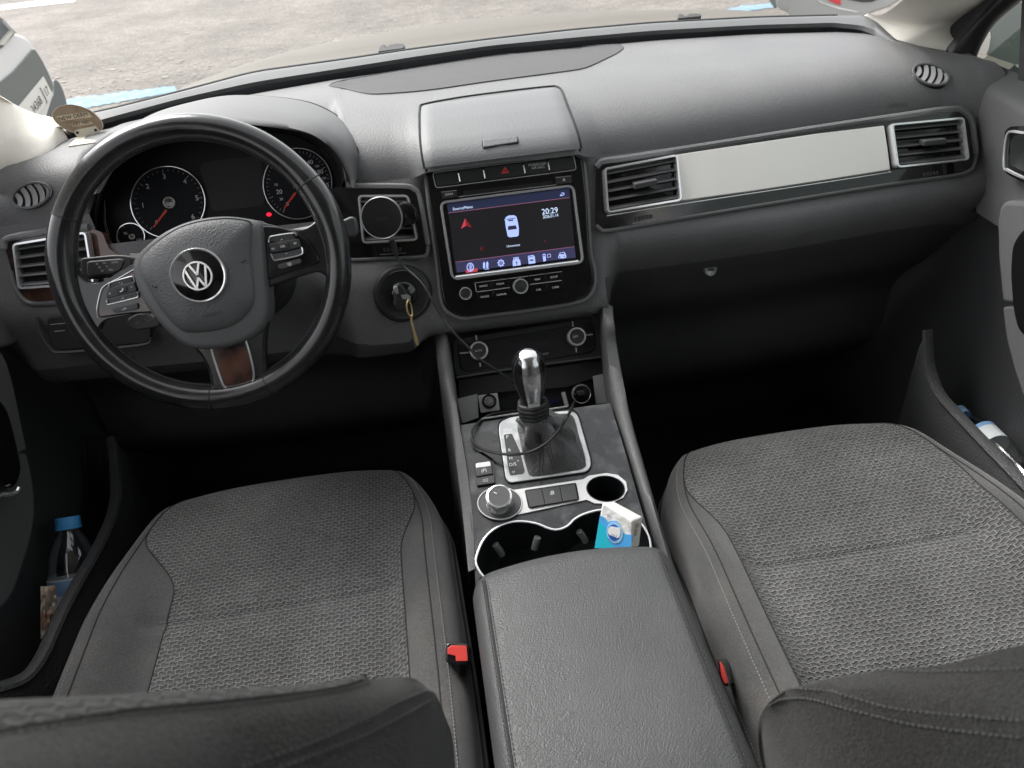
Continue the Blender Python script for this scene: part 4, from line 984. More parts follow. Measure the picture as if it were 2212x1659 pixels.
for q in (((296,203),(300,235)),((198,313),(252,309)),((320,370),(322,393)),((876,120),(879,152)),((950,205),(998,199)),((897,278),(900,308))):
    tube('',[HP.at('G',*q[0],.0035),HP.at('G',*q[1],.0035)],.0011,None,n=3,seg=6,mb=m)
m.build('knob_marks',m_satin,cl)
ptext('lettering','A/C',HP,'G',(495,357),(530,352),m_slot,cl,off=.004);ptext('lettering','REST',HP,'G',(698,325),(734,320),m_grey_print,cl,off=.004)
# ================================================================= centre console
con=thing('centre_console','centre console between the front seats with dusty gloss black deck and two cup holders','console',(0,.8,.6))
base=[(-.105,.64),(-.11,.8),(-.118,.93),(-.118,1.06)]
# deck with cup holder openings
cup=[(300,1590),(312,1500),(360,1412),(440,1352),(540,1325),(650,1335),(750,1372),(800,1372),(850,1350),(890,1310),(960,1275),(1060,1255),(1180,1268),(1270,1320),(1325,1395),(1345,1470),(1340,1600),(1200,1680),(700,1720),(400,1690)]
cupP=cr([CP.at('G',x,y,.003) for x,y in cup],90,True)
holeP=[CP.at('G',x,y,.003) for x,y in ell(1076,1127,112,75,4,36)]
deckP=[CP.at('G',x,y,.003) for x,y in [(205,745),(640,675),(1102,612),(1185,880),(1290,1250),(1370,1520),(1440,1800),(300,1900),(290,1620),(255,1200)]]
deck=plate('deck',deckP,CP.n,0,m_dusty,con,holes=[cupP,holeP])
def well(P,depth,mat,name,parent,shrink=.9):
    c=sum(P,V((0,0,0)))/len(P); n=CP.n
    rows=[P,[p-n*.006 for p in P],[c+(p-c)*shrink-n*depth*.9 for p in P],[c+(p-c)*shrink*.93-n*depth for p in P]]
    vs=[p for r in rows for p in r]; m=len(P); fs=gridfaces(m,4,cu=True); vs.append(c-n*depth); fs+=[(3*m+i,3*m+(i+1)%m,len(vs)-1) for i in range(m)]
    return add(name,vs,fs,mat,parent)
m_tab=M('cup_tab_rubber',(.16,.165,.17),.35)
m_well=M('cup_plastic',(.012,.014,.016),.35)
well(cupP,.075,m_well,'cup_holder',con); well(holeP,.05,m_well,'cup_holder',con)
tube('cup_rim',[p+CP.n*.0008 for p in cupP],.0019,m_chrome,con,closed=True,n=100,seg=8,sq=(.0016,.0010),up=CP.n)
for cx,cy,dx,dy in ((432,1492,30,50),(657,1452,-14,56),(934,1412,28,48)):
    a_=CP.at('G',cx-dx*.7,cy-dy*.6,-.012); b_=CP.at('G',cx+dx*.7,cy+dy*.6,-.030)
    tube('cup_tab',[a_,a_.lerp(b_,.5)+CP.n*.002,b_],.0048,m_tab,con,n=10)
# silver strip with three keys and ring
strip=[(495,1132),(560,1128),(940,1070),(985,1045),(1080,1030),(1150,1042),(1200,1085),(1208,1130),(1190,1170),(1150,1200),(1090,1218),(1010,1215),(960,1190),(545,1282),(440,1312),(370,1295),(310,1230),(315,1180),(360,1145)]
shape('silver_strip',CP,'G',[(495,1138),(940,1070),(975,1048),(1080,1032),(1150,1044),(1198,1085),(1206,1135),(1180,1180),(1100,1217),(1010,1214),(962,1192),(545,1282),(500,1200)],m_silver,off=.0055,depth=.0028,parent=con,holes=[[CP.at('G',x,y,.0055) for x,y in ell(1076,1127,118,80,4,36)]])
shape('knob_base',CP,'G',ell(440,1216,133,97,0,48),M('knob_base_plastic',(.06,.061,.064),.4),off=.0062,depth=.003,parent=con)
ring('knob_base_ring',[CP.at('G',x,y,.0058) for x,y in ell(440,1216,136,100,0,56)],CP.n,.0016,.0016,m_silver,con)
c=CP.at('G',438,1215,.006); r=.0182
kn=lathe('drive_mode_knob',c,CP.n,[(r*1.03,0),(r*1.03,.004),(r,.006),(r*.98,.017),(r*.97,.0185)],M('knurled_chrome',(.7,.71,.73),.25,1,bump=('knurl',(500,500,500),.00015)),con,seg=60)
lathe('knob_top_ring',c,CP.n,[(r*.98,.018),(r*.95,.0215),(r*.82,.0222),(r*.78,.0205)],m_chrome,kn,seg=48)
lathe('knob_top',c,CP.n,[(r*.80,.019),(r*.79,.0212),(0,.0212)],m_mid,kn,seg=48)
kp=PL(c+CP.n*.0214,CP.n)
tube('knob_pointer',[kp.at('G',403,1148,.0003),kp.at('G',422,1158,.0003)],.0009,m_white,kn,n=3,seg=6)
q=[(588,1135),(898,1090),(918,1192),(612,1245)]
shape('key_frame',CP,'G',q,m_blackf,off=.0064,depth=.002,r=.003,parent=con)
for i,(t0,t1) in enumerate(((.01,.32),(.33,.68),(.69,.99))):
    a_,b_=lerp2((594,1140),(894,1097),t0),lerp2((594,1140),(894,1097),t1); d_,c_=lerp2((617,1238),(912,1188),t0),lerp2((617,1238),(912,1188),t1)
    k=shape('button',CP,'G',[a_,b_,c_,d_],m_key,off=.0092,depth=.004,r=.0008,parent=con,bevel=.001)
    if i==1:
        m=MB(); text('','OFF',CP.at('G',742,1166,.0095),CP.at('G',768,1162,.0095),CP.n,None,mb=m)
        ring('',[CP.at('G',x,y,.0094) for x,y in [(744,1148),(750,1140),(760,1140),(766,1147),(762,1153),(748,1154)]],CP.n,.0008,.0002,None,mb=m); m.build('lettering',m_white,k)
# gear frame
gf=[(432,770),(440,725),(500,697),(640,675),(860,655),(895,668),(915,700),(985,950),(988,990),(960,1025),(500,1090),(475,1065)]
gi=[(540,735),(600,712),(850,678),(880,690),(905,745),(958,960),(955,1000),(940,1010),(640,1056),(612,1045),(590,1000)]
shape('gear_frame',CP,'G',gf,M('gear_frame_silver',(.40,.41,.42),.35,.45,var=(60,(.52,.53,.54),.45,.6)),off=.0062,depth=.004,r=.006,parent=con,bevel=.001)
ring('gear_frame_edge',rnd([CP.at('G',x,y,.0045) for x,y in [(425,768),(434,718),(500,690),(640,668),(860,648),(902,662),(922,698),(992,950),(996,992),(965,1032),(498,1098),(468,1070)]],.006),CP.n,.0012,.0012,m_gap,con)
gs=shape('gear_indicator',CP,'G',[(463,802),(512,795),(560,900),(590,1018),(578,1036),(500,1047),(488,990)],m_key,off=.0068,depth=.002,r=.002,parent=con)
for s,x,y,w in (('P',480,827,14),('R',493,904,15),('N',498,953,17),('D/S',498,993,42),('+',544,968,12)):
    ptext('lettering',s,CP,'G',(x,y),(x+w,y-w*.15),m_white,gs,off=.0072)
m=MB(); ring('',[CP.at('G',x,y,.0072) for x,y in [(512,1023),(531,1020),(523,1034)]],CP.n,.0007,.0002,None,mb=m); m.build('lettering',m_white,gs)
# parking brake switches
shape('brake_recess',CP,'G',[(270,915),(385,897),(402,960),(412,1098),(300,1116),(284,1000)],m_gloss,off=.0045,depth=.002,r=.004,parent=con)
shape('parking_brake_switch',CP,'G',[(284,985),(300,965),(380,953),(394,968),(400,1037),(300,1055)],m_key,off=.009,depth=.006,r=.002,parent=con,bevel=.0015)
b=shape('switch_top',CP,'G',[(294,972),(382,960),(388,990),(296,1003)],m_silver,off=.0097,depth=.002,r=.002,parent=con,bevel=.0008)
b=shape('auto_hold_button',CP,'G',[(297,1060),(404,1043),(411,1090),(303,1108)],m_key,off=.0072,depth=.004,r=.001,parent=con,bevel=.001)
m=MB(); text('','AUTO',CP.at('G',337,1077,.0074),CP.at('G',368,1072,.0074),CP.n,None,mb=m); text('','HOLD',CP.at('G',337,1088,.0074),CP.at('G',370,1083,.0074),CP.n,None,mb=m); m.build('lettering',m_white,b)
ptext('lettering','(P)',CP,'G',(330,1028),(360,1023),m_white,con,off=.0094)
# sockets area below the climate panel
QP=PL((0,1.0,.9),(0,-.86,.5))
shape('pocket_back',QP,'G',[(165,440),(1065,330),(1100,620),(190,760)],m_blackf,off=-.012,depth=.01,parent=con)
shape('cheek_plate',QP,'G',[(185,588),(305,558),(312,700),(214,735)],m_silver,off=.0,depth=.004,r=.001,parent=con)
shape('cheek_plate',QP,'G',[(1000,452),(1062,438),(1085,440),(1100,608),(1018,618)],m_silver,off=.004,depth=.004,r=.001,parent=con)
sk=shape('socket_plate',QP,'G',[(308,568),(425,552),(440,655),(325,672)],m_silver,off=.003,depth=.004,r=.002,parent=con,bevel=.0008)
lathe('socket',QP.at('G',376,601,.003),QP.n,[(.0115,0),(.0115,.002),(.0095,.002),(.0085,-.001),(0,-.002)],m_gloss,sk)
ring('socket_ring',[QP.at('G',x,y,.0035) for x,y in ell(376,601,36,34,0,32)],QP.n,.0012,.0012,m_dark,sk)
tube('bright_bar',[CP.at('G',330,708,.006),CP.at('G',560,672,.006)],.0014,m_chrome,con,n=6,seg=6)
tube('bright_bar',[CP.at('G',735,650,.006),CP.at('G',850,632,.006)],.0014,m_chrome,con,n=6,seg=6)
tube('bright_bar',[QP.at('G',820,548,.006),QP.at('G',842,630,.006)],.0035,m_silver,con,n=6,seg=6)
shape('usb_slot',QP,'G',[(725,600),(800,586),(802,606),(728,622)],M('blue_tint',(.01,.012,.05),.3),off=.002,depth=.002,parent=con)
shape('ashtray_lid',QP,'G',[(190,470),(1060,350),(1062,440),(990,470),(840,520),(420,550),(190,590)],m_dark,off=-.004,depth=.004,r=.003,parent=con,bevel=.001)
# usb plug
up_=thing('usb_charger','round usb charger plugged into the right console socket with the black cable','charger',QP.at('G',920,548))
c=QP.at('G',920,552,.0); 
lathe('body',c,QP.n,[(.0145,-.004),(.0150,.012),(.0138,.016),(.012,.017),(0,.017)],m_gloss,up_)
lathe('rim',c,QP.n,[(.0152,.008),(.0158,.012),(.0146,.0165),(.0138,.016)],m_chrome,up_)
q=PL(c+QP.n*.017,QP.n)
shape('cable_plug',q,'G',[(902,545),(945,538),(955,560),(915,572)],m_dark,off=.012,depth=.012,r=.002,parent=up_,bevel=.001)
# rails
m_rail=M('console_rail_plastic',(.080,.080,.083),.52,bump=('grain',430,.0004))
def prof(outer,inner,zs,side):
    pass
Zr=[(1.03,1.035),(.975,1.005),(.93,.975),(.862,.907),(.763,.868),(.669,.838),(.60,.83)]
RO=[('G',1106,20),('G',1112,95),('G',1122,170),('G',1130,250),('G',1203,650),('G',1318,1050),('G',1432,1430),('G',1500,1650)]
RI=[('G',1046,20),('G',1052,100),('G',1060,180),('G',1072,330),('G',1118,610),('G',1205,900),('G',1315,1250),('G',1400,1520)]
zz=[.992,.985,.975,.955,.900,.860,.836,.82]
ro=[at(*p,Z=z) for p,z in zip(RO,zz)]
ri=[at(*p,Z=z-.004) for p,z in zip(RI,[.992,.985,.972,.945,.905,.874,.845,.825])]
LO=[('G',62,110),('G',68,300),('G',95,450),('G',140,650),('G',195,1000),('G',232,1300),('G',262,1600)]
LI=[('G',130,215),('G',148,330),('G',170,470),('G',205,730),('G',250,1000),('G',285,1300),('G',300,1620)]
lo_=[at(*p,Z=z) for p,z in zip(LO,[.985,.962,.94,.915,.880,.852,.832])]
li_=[at(*p,Z=z-.004) for p,z in zip(LI,[.978,.960,.94,.908,.880,.852,.83])]
def rail3(o,i,side):
    s=V((side,0,0)); N=40
    o=cr(o,N);i=cr(i,N)
    rows=[[p-V((0,0,.35))+s*.012 for p in o],[p-V((0,0,.03))+s*.004 for p in o],[p-V((0,0,.008))+s*.002 for p in o],o,[a.lerp(b,.35)+V((0,-.002,.006)) for a,b in zip(o,i)],[a.lerp(b,.7)+V((0,-.002,.006)) for a,b in zip(o,i)],i,[p-V((0,0,.012)) for p in i],[p-V((0,-.01,.05)) for p in i]]
    return add('side_rail',crx(rows,24),gridfaces(N,24),m_rail,con,ang=80)
rail3(ro,ri,1); rail3(lo_,li_,-1)
m=MB()
for x in (-.118,.12): m.box((x,.55,.62),V((.006,0,0)),V((0,.45,0)),V((0,0,.18)))
m.build('console_side',m_dark,con)
# armrest
arm=thing('armrest','wide grained black leather centre armrest with stitched side seams','armrest',(0,.3,.85))
def armgrid():
    NU_,NV_=41,60; vs=[]
    for j in range(NV_):
        v=j/(NV_-1)
        for i in range(NU_):
            u=-1+2*i/(NU_-1)
            # front edge rolls down and the width grows slightly to the rear
            y=.632-.95*v
            fr=max(0,(.035-(.632-y)))/.035
            cx=-.005; 
            hw=.1235-.012*fr**2
            x=cx+hw*u
            e=max(0,(abs(u)-.80)/.20)
            z=.882+.006*(1-u*u)-.020*(1-math.sqrt(max(0,1-e*e)))*1.0-.022*(1-math.sqrt(max(0,1-fr*fr)))
            if j==0: pass
            y2=y+ .012*(1-u*u)*(1-v)
            vs.append(V((x,y2,z)))
    b=len(vs); fs=gridfaces(NU_,NV_)
    # skirt
    edge=[i for i in range(NU_)]+[j*NU_+NU_-1 for j in range(1,NV_)]+[ (NV_-1)*NU_+i for i in range(NU_-2,-1,-1)]+[j*NU_ for j in range(NV_-2,0,-1)]
    low=[vs[k]-V((0,0,.005)) for k in edge]; low=[V((p.x*1.0,p.y,.86)) for p in low]; low2=[V((p.x*.97,p.y,.79)) for p in low]
    vs+=low+low2; m=len(edge)
    for k in range(m):
        k2=(k+1)%m; fs.append((edge[k],edge[k2],b+k2,b+k)); fs.append((b+k,b+k2,b+m+k2,b+m+k))
    return vs,fs
vs,fs=armgrid(); ap=add('cushion',vs,fs,m_leather,arm,ang=80)
bvp=bvh_of(ap)
for s in(-1,1):
    m=MB();m2=MB()
    P=[V((-.005+.1235*.86*s,y,0)) for y in [.625-.02*k for k in range(46)]]; Q=[]
    for p in P:
        h=bvp.ray_cast(V((p.x,p.y,1.5)),V((0,0,-1))); 
        if h[0]: Q.append(h[0]+V((0,0,.0005)))
    tube('',Q,.0013,None,n=80,seg=6,mb=m); stitches('',[q+V((s*.003,0,.0006)) for q in Q],None,None,.005,.6,.0006,mb=m2); stitches('',[q+V((-s*.003,0,.0006)) for q in Q],None,None,.005,.6,.0006,mb=m2)
    m.build('seam',m_gap,arm); m2.build('stitching',M('dark_thread',(.02,.02,.02),.7),arm)
m=MB(); m.box((-.005,.16,.76),V((.112,0,0)),V((0,.45,0)),V((0,0,.06))); m.build('storage_box',m_dark,arm)
# ================================================================= gear lever
gl_=thing('gear_lever','automatic gear lever with chrome striped knob and leather boot','gear lever',CP.at('G',760,900))
gb=[(560,735),(620,712),(850,680),(878,692),(905,760),(955,965),(950,1000),(935,1010),(640,1052),(618,1045),(595,1000)]
GB=cr([CP.at('G',x,y,.007) for x,y in [(545,740),(620,712),(740,695),(850,680),(882,700),(915,800),(955,965),(935,1008),(800,1030),(640,1053),(608,1030),(570,880)]],48,True)
# knob axis
K0=at('G',636,612,Y=.835); K1=at('G',600,285,Y=.85)
topc=at('G',640,640,Y=.835)
GBc=sum(GB,V((0,0,0)))/len(GB)
ax=(K1-K0).normalized(); e1=V((1,0,0)); e1=(e1-ax*e1.dot(ax)).normalized(); e2=ax.cross(e1)
best=min(range(48),key=lambda k:-((GB[k]-GBc).normalized().dot(e1)))
def ringv(c,r,n=48,ph=0): 
    # align with GB order
    out=[]
    for k in range(48):
        d=(GB[k]-GBc); d=(d-ax*d.dot(ax)).normalized(); out.append(c+d*r)
    return out
neck=at('G',655,705,Y=.832)
rows=[]
for t,r,cc_ in ((0,None,None),(.15,None,None),(.35,None,None),(.6,None,None),(.8,None,None),(1,None,None)):
    R1=ringv(neck,.021)
    w=t**.55
    row=[]
    for k in range(48):
        p=GB[k].lerp(R1[k],t); 
        c=GBc.lerp(neck,t)
        p=c+(p-c)*(1-.30*math.sin(math.pi*t)**1.2*(.6+.4*math.sin(k*.65)))
        fold=.0085*math.sin(k*2*math.pi/48*5+t*4)*math.sin(math.pi*min(1,t*1.1+.02))+.003*math.sin(k*2*math.pi/48*9-t*6+1)*math.sin(math.pi*t)
        p=p+(p-c).normalized()*fold+CP.n*(.008*math.sin(math.pi*t)*(1 if k%12<6 else .6))
        row.append(p)
    rows.append(row)
rows.append(ringv(topc-ax*.004,.0175)); rows.append(ringv(topc+ax*.002,.014))
cols_=[cr([r[j] for r in rows],40) for j in range(48)]
vs=[cols_[j][i] for i in range(40) for j in range(48)]
boot=add('boot',vs,gridfaces(48,40,cu=True),m_boot,gl_,ang=90)
bvb=bvh_of(boot)
m=MB()
for P in ([(625,720),(650,800),(675,890),(680,960),(672,1035)],[(645,718),(672,800),(695,890),(700,960),(690,1033)],[(715,700),(728,800),(745,890),(762,960),(775,1018)],[(698,702),(712,800),(728,890),(745,960),(755,1020)]):
    Q=[cast(bvb,'G',x,y,.0008) for x,y in P]; Q=[q[0] for q in Q if q]
    if len(Q)>2: stitches('',cr(Q,30),None,None,.0045,.6,.0007,mb=m)
m.build('boot_stitching',M('boot_thread',(.045,.045,.046),.6),gl_)
m=MB()
for h,r in ((-.004,.0185),(.002,.0192),(.007,.0182),(-.010,.018)):
    tube('',[topc+ax*h+(e1*math.cos(R_(t))+e2*math.sin(R_(t)))*(r+.0008*math.sin(t*.1)) for t in range(0,360,15)],.0036,None,closed=True,n=48,seg=8,mb=m)
m.build('gaiter_collar',m_rubber,gl_)
H=(K1-K0).length
prof_=[(0,.0165),(.08,.0170),(.2,.0195),(.35,.0225),(.5,.0245),(.65,.0252),(.8,.0235),(.9,.0190),(.96,.0125),(.99,.006),(1.0,0)]
def kr(t):
    for (a,b),(c,d) in zip(prof_,prof_[1:]):
        if t<=c: return (b+(d-b)*(t-a)/(c-a))*1.0
    return 0
ts=[i/30 for i in range(31)]
vs=[]
KS=40
f_=-e2 if e2.y>0 else e2   # towards driver
for t in [.5-.5*math.cos(math.pi*i/30) for i in range(31)]:
    r=kr(t)
    for k in range(KS):
        a=2*math.pi*k/KS; vs.append(K0+ax*(H*t)+e1*math.cos(a)*r*.92+f_*math.sin(a)*r)
knobo=add('knob',vs,gridfaces(KS,31,cu=True),m_gloss,gl_,ang=90)
# chrome band over the front and top
vs=[]
for t in [.5-.5*math.cos(math.pi*i/30) for i in range(31)]:
    r=kr(t)+.0009
    w=.52 if t<.88 else .52+ (t-.88)*6
    for k in range(9):
        a=math.pi/2+(-1+2*k/8)*w; vs.append(K0+ax*(H*t+(.0008 if t>.9 else 0))+e1*math.cos(a)*r*.92+f_*math.sin(a)*r)
add('chrome_band',vs,gridfaces(9,31),M('brushed_chrome',(.72,.73,.75),.24,1),gl_,ang=90)
vs=[]
for t in [i/10*.10 for i in range(11)]:
    r=kr(t)+.0016
    for k in range(9):
        a=math.pi/2+(-1+2*k/8)*.5; vs.append(K0+ax*(H*t)+e1*math.cos(a)*r*.92+f_*math.sin(a)*r)
add('release_button',vs,gridfaces(9,11),m_silver,gl_,ang=90)
for s in(-1,1):
    P=[]
    for i in range(14):
        t=.12+.8*i/13; r=kr(t)+.0002; a=math.pi/2+s*(.95+.25*math.sin(math.pi*i/13)); P.append(K0+ax*(H*t)+e1*math.cos(a)*r*.92+f_*math.sin(a)*r)
    tube('knob_line',P,.0005,m_mid,gl_,n=30,seg=5)
# cable loop round the lever
LP3=[G3(560,658,.93),at('G',480,667,Y=.915),at('G',385,683,Y=.90),at('G',305,735,Y=.88),at('G',268,800,Y=.86),at('G',285,855,Y=.845),at('G',335,890,Y=.835),CP.at('G',420,913,.018),CP.at('G',520,921,.028),CP.at('G',620,905,.045),CP.at('G',720,852,.055),CP.at('G',800,765,.055),CP.at('G',858,670,.05),at('G',885,610,Y=.955),at('G',905,572,Y=.965),at('G',925,555,Y=.972)]
tube('cable',LP3,.0021,m_cable,cab,n=160)
# ================================================================= tissue pack
tp0=CP.at('T',800,1250,.02); PF=PL(tp0,(-.25,-.72,.62))
tis=thing('tissue_pack','white and blue pack of paper tissues standing upside down in the cup holder','tissue pack',tp0)
fa=[PF.at('T',548,285),PF.at('T',1198,700),PF.at('T',1190,1300),PF.at('T',375,1300)]
bk_=[PF.at('T',790,250,-.022),PF.at('T',1448,600,-.022),PF.at('T',1365,1260,-.022),PF.at('T',600,1260,-.022)]
m=MB(); m.add(fa+bk_,[(0,1,2,3),(7,6,5,4),(0,4,5,1),(1,5,6,2),(2,6,7,3),(3,7,4,0)])
m.build('wrapper',M('wrapper_white',(.78,.78,.76),.35,bump=('noise',120,.0015),coat=.3),tis,bevel=.002)
m_teal=M('wrapper_teal',(.02,.48,.62),.35); m_sky=M('wrapper_sky',(.08,.38,.78),.35); m_navy=M('wrapper_navy',(.01,.10,.42),.4); m_pale=M('wrapper_pale',(.35,.62,.88),.4); m_navyt=M('print_navy',(.05,.05,.25),.5); m_tan=M('print_tan',(.45,.36,.28),.6)
shape('print',PF,'T',[(500,575),(600,620),(680,720),(760,690),(870,700),(940,780),(1000,960),(1080,990),(1192,1000),(1190,1295),(380,1295)],m_sky,off=.0012,depth=.0004,parent=tis)
shape('print',PF,'T',[(475,720),(620,830),(655,1000),(700,1150),(800,1295),(382,1295)],m_teal,off=.0016,depth=.0004,parent=tis)
shape('print',PF,'T',ell(822,950,175,240,-12,36),m_pale,off=.0020,depth=.0004,parent=tis)
shape('print',PF,'T',ell(808,950,140,180,-12,36),m_navy,off=.0024,depth=.0004,parent=tis)
shape('print',PF,'T',[(680,870),(735,810),(940,850),(952,960),(930,1050),(880,1075),(700,1000),(672,940)],m_white,off=.0028,depth=.0004,parent=tis)
ptext('print_lettering','3 PLY',PF,'T',(880,1020),(738,962),m_navyt,tis,off=.0033,hs=1.2)
ptext('print_lettering','10',PF,'T',(728,560),(665,545),m_navyt,tis,off=.0016,hs=1)
ptext('print_lettering','Economic',PF,'T',(1085,715),(880,630),m_tan,tis,off=.0016)
ptext('print_lettering','S',PF,'T',(1170,745),(1110,735),m_tan,tis,off=.0016)
ptext('print_lettering','ULTRA SOFT',PF,'T',(890,1165),(670,1060),m_navyt,tis,off=.0026)
for k in range(2): pass
sp=PL(fa[1],((fa[2]-fa[1]).cross(bk_[1]-fa[1])).normalized()*(1 if ((fa[2]-fa[1]).cross(bk_[1]-fa[1])).x>0 else -1))
shape('print',sp,'T',[(1195,990),(1210,985),(1215,1130),(1192,1150)],m_sky,off=.001,depth=.0004,parent=tis)
for q in ([(1300,760),(1360,735),(1350,830),(1290,860)],[(1285,880),(1330,860),(1310,1010),(1260,1040)]): shape('print',sp,'T',q,m_tan,off=.001,depth=.0004,parent=tis)
# ================================================================= seats
def sst(a,b,x): 
    t=max(0,min(1,(x-a)/(b-a))); return t*t*(3-2*t)
def seat(name,label,cx,yf,side,bL,bR,zt=.80):
    """cushion in seat space: s runs rearward from the front edge, u across; bL/bR half widths of the woven centre"""
    t=thing(name,label,'car seat',(cx,yf-.3,.62))
    HW=.238
    def W(s):
        w=HW-.105*(1-math.sqrt(max(0,1-max(0,(.20-s)/.20)**2)))
        return w+.008*sst(.15,.5,s)
    def pos(u,s):
        w=W(s); au=abs(u)
        z=zt+.018*math.sin(min(1,s/.5)*math.pi)*0 - .012*sst(.1,.45,s)*(1-au**2)
        z+=.030*sst(.60,.84,au)*sst(.10,.30,s)
        if au>.86: 
            e=(au-.88)/.12; z-=.040*(1-math.sqrt(max(0,1-min(1,max(0,e))**2)))
        f=max(0,(.07-s)/.07); z-=.055*(1-math.sqrt(max(0,1-min(1,f)**2)))
        y=yf-s-.022*abs(u)**3*(1-sst(.0,.3,s))
        # stitched flutes
        for sc in (.285,.455):
            z-=.0035*math.exp(-((s-sc-.02*0)/.008)**2)*(1 if au<.72 else 0)
        return V((cx+u*w,y,z))
    ss=[.0007*0+ .07*(1-math.cos(math.pi*i/2/10)) for i in range(11)]+[.07+(.62-.07)*i/70 for i in range(1,71)]
    def b(s,e): # woven edge: meets the outer seam near the front then narrows
        k=sst(.10,.24,s); return .865*(1-k)+e*k
    def grid(nm,ua,ub,n,mat,s0=0):
        vs=[];rows=0
        for s in ss:
            if s<s0: continue
            a,c=ua(s),ub(s); rows+=1
            for i in range(n): vs.append(pos(a+(c-a)*i/(n-1),s))
        return add(nm,vs,gridfaces(n,rows),mat,t,ang=80)
    bl=(lambda s:-b(s,bL)); br=(lambda s:b(s,bR))
    c=grid('seat_centre',bl,br,60,m_weave)
    l1=grid('side_bolster',lambda s:-.865,lambda s:bl(s),14,m_fabric,.105); r1=grid('side_bolster',lambda s:br(s),lambda s:.865,14,m_fabric,.105)
    # outer roll with skirt
    for sg in(-1,1):
        vs=[]
        us=[.865+.135*math.sin(math.pi/2*i/9) for i in range(10)]
        for s in ss:
            for u in us: vs.append(pos(sg*u,s))
            e=pos(sg*1.0,s)
            vs.append(e+V((sg*.006,0,-.025)));vs.append(e+V((sg*.010,0,-.06)));vs.append(e+V((sg*.004,.0,-.12)));vs.append(e+V((-sg*.01,0,-.16)))
        add('outer_bolster',vs,gridfaces(14,len(ss)),m_fabric,t,ang=80)
    vs=[];us=[-1+2*i/40 for i in range(41)]
    for dz,dy in ((0,0),(-.02,.005),(-.05,.006),(-.10,-.004),(-.14,-.02)):
        for u in us: vs.append(pos(u*.999,0)+V((0,dy,dz)))
    add('front_panel',vs,gridfaces(41,5),m_fabric,t,ang=80)
    m=MB();m2=MB()
    for sg in(-1,1):
        P=[pos(sg*.868,s)+V((0,0,.0003)) for s in [.004+.6*i/90 for i in range(91)]]; tube('',P,.0010,None,n=120,seg=5,mb=m)
        off=.012
        P=[pos(sg*(.868+.05),s)+V((0,0,.0006)) for s in [.01+.6*i/90 for i in range(91)]]; stitches('',P,None,None,.0045,.6,.0007,mb=m2)
        e=bL if sg<0 else bR
        P=[pos(sg*b(s,e),s)+V((0,0,.0003)) for s in [.10+.5*i/90 for i in range(91)]]; tube('',P,.0010,None,n=120,seg=5,mb=m)
        for k in (0,):
            P=[]
            for s in [.03+.57*i/60 for i in range(61)]:
                q=pos(sg,s); P.append(q+V((sg*.0055,0,-.018)))
            tube('',P,.0012,None,n=80,seg=5,mb=m)
            stitches('',[q+V((-sg*.002,0,.008)) for q in P],None,None,.0045,.6,.0006,mb=m2); stitches('',[q+V((sg*.003,0,-.008)) for q in P],None,None,.0045,.6,.0006,mb=m2)
    for sc in (.285,.455):
        for d in(-.005,.005):
            P=[pos(-.60+1.2*i/50,sc+d)+V((0,0,.0008)) for i in range(51)]; stitches('',P,None,None,.0055,.6,.0007,mb=m2)
    m.build('seam',m_seam,t); m2.build('stitching',m_thread,t)
    m=MB(); m.box((cx,yf-.34,.58),V((.20,0,0)),V((0,.26,0)),V((0,0,.09))); m.build('seat_base',m_carpet,t)
    return t,pos
sd,pd=seat('driver_seat','grey woven driver seat nearest the steering wheel',-.392,.978,-1,.56,.73)
sp_,pp=seat('passenger_seat','grey woven front passenger seat, set further back, right of the armrest',.398,.915,1,.74,.80)
# backrests : rounded shells seen from above and behind
def backrest(t,rows,nu,mats,nv):
    pass
def brest(t,name,R,mat,nu=60,nv=14,**k):
    return loft(name,R,mat,nu=nu,nv=nv,parent=t,ang=80,**k)
S_ridge=[('P',-120,1518,1.330),('P',5,1511,1.325),('P',250,1500,1.305),('P',450,1490,1.28),('P',620,1484,1.255),('P',760,1472,1.23),('P',870,1463,1.205),('P',912,1476,1.17),('P',940,1505,1.13),('P',962,1550,1.07),('P',978,1610,.99),('P',985,1680,.90)]
S_r=[at(a,b,c,Z=z) for a,b,c,z in S_ridge]
S_sm=[('P',-120,1600,1.345),('P',0,1578,1.342),('P',255,1538,1.325),('P',510,1512,1.295),('P',713,1488,1.262),('P',795,1465.5,1.232)]
def dr(P,d): return [p+V(d) for p in P]
# front face of the driver backrest falls from the ridge to the cushion
N=60
rid=cr(S_r,N)
front_=[V((max(-.62,min(-.18,p.x)) if 0 else p.x-.01,p.y+.01+.10*max(0,(p.z-.85))/.45,p.z-.10*max(0,(p.z-.85))/.45)) for p in rid]
foot=[V((-.60+.43*i/(N-1),.40,.80)) for i in range(N)]
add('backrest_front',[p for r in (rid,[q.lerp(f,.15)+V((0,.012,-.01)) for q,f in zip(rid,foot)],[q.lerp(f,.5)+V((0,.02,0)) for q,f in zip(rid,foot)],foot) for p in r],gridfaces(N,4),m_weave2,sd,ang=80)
# shoulder surface toward the camera
Sb=[('P',-120,1780,1.36),('P',120,1790,1.35),('P',330,1770,1.33),('P',535,1659,1.295),('P',640,1630,1.28),('P',713,1603,1.268),('P',866,1527,1.228),('P',905,1512,1.20),('P',933,1497,1.165),('P',948,1520,1.13),('P',962,1560,1.07),('P',978,1612,.99),('P',986,1690,.90)]
Sb_=[at(a,b,c,Z=z) for a,b,c,z in Sb]
sm=cr([at(a,b,c,Z=z) for a,b,c,z in S_sm],N)
mid=cr(Sb_,N)
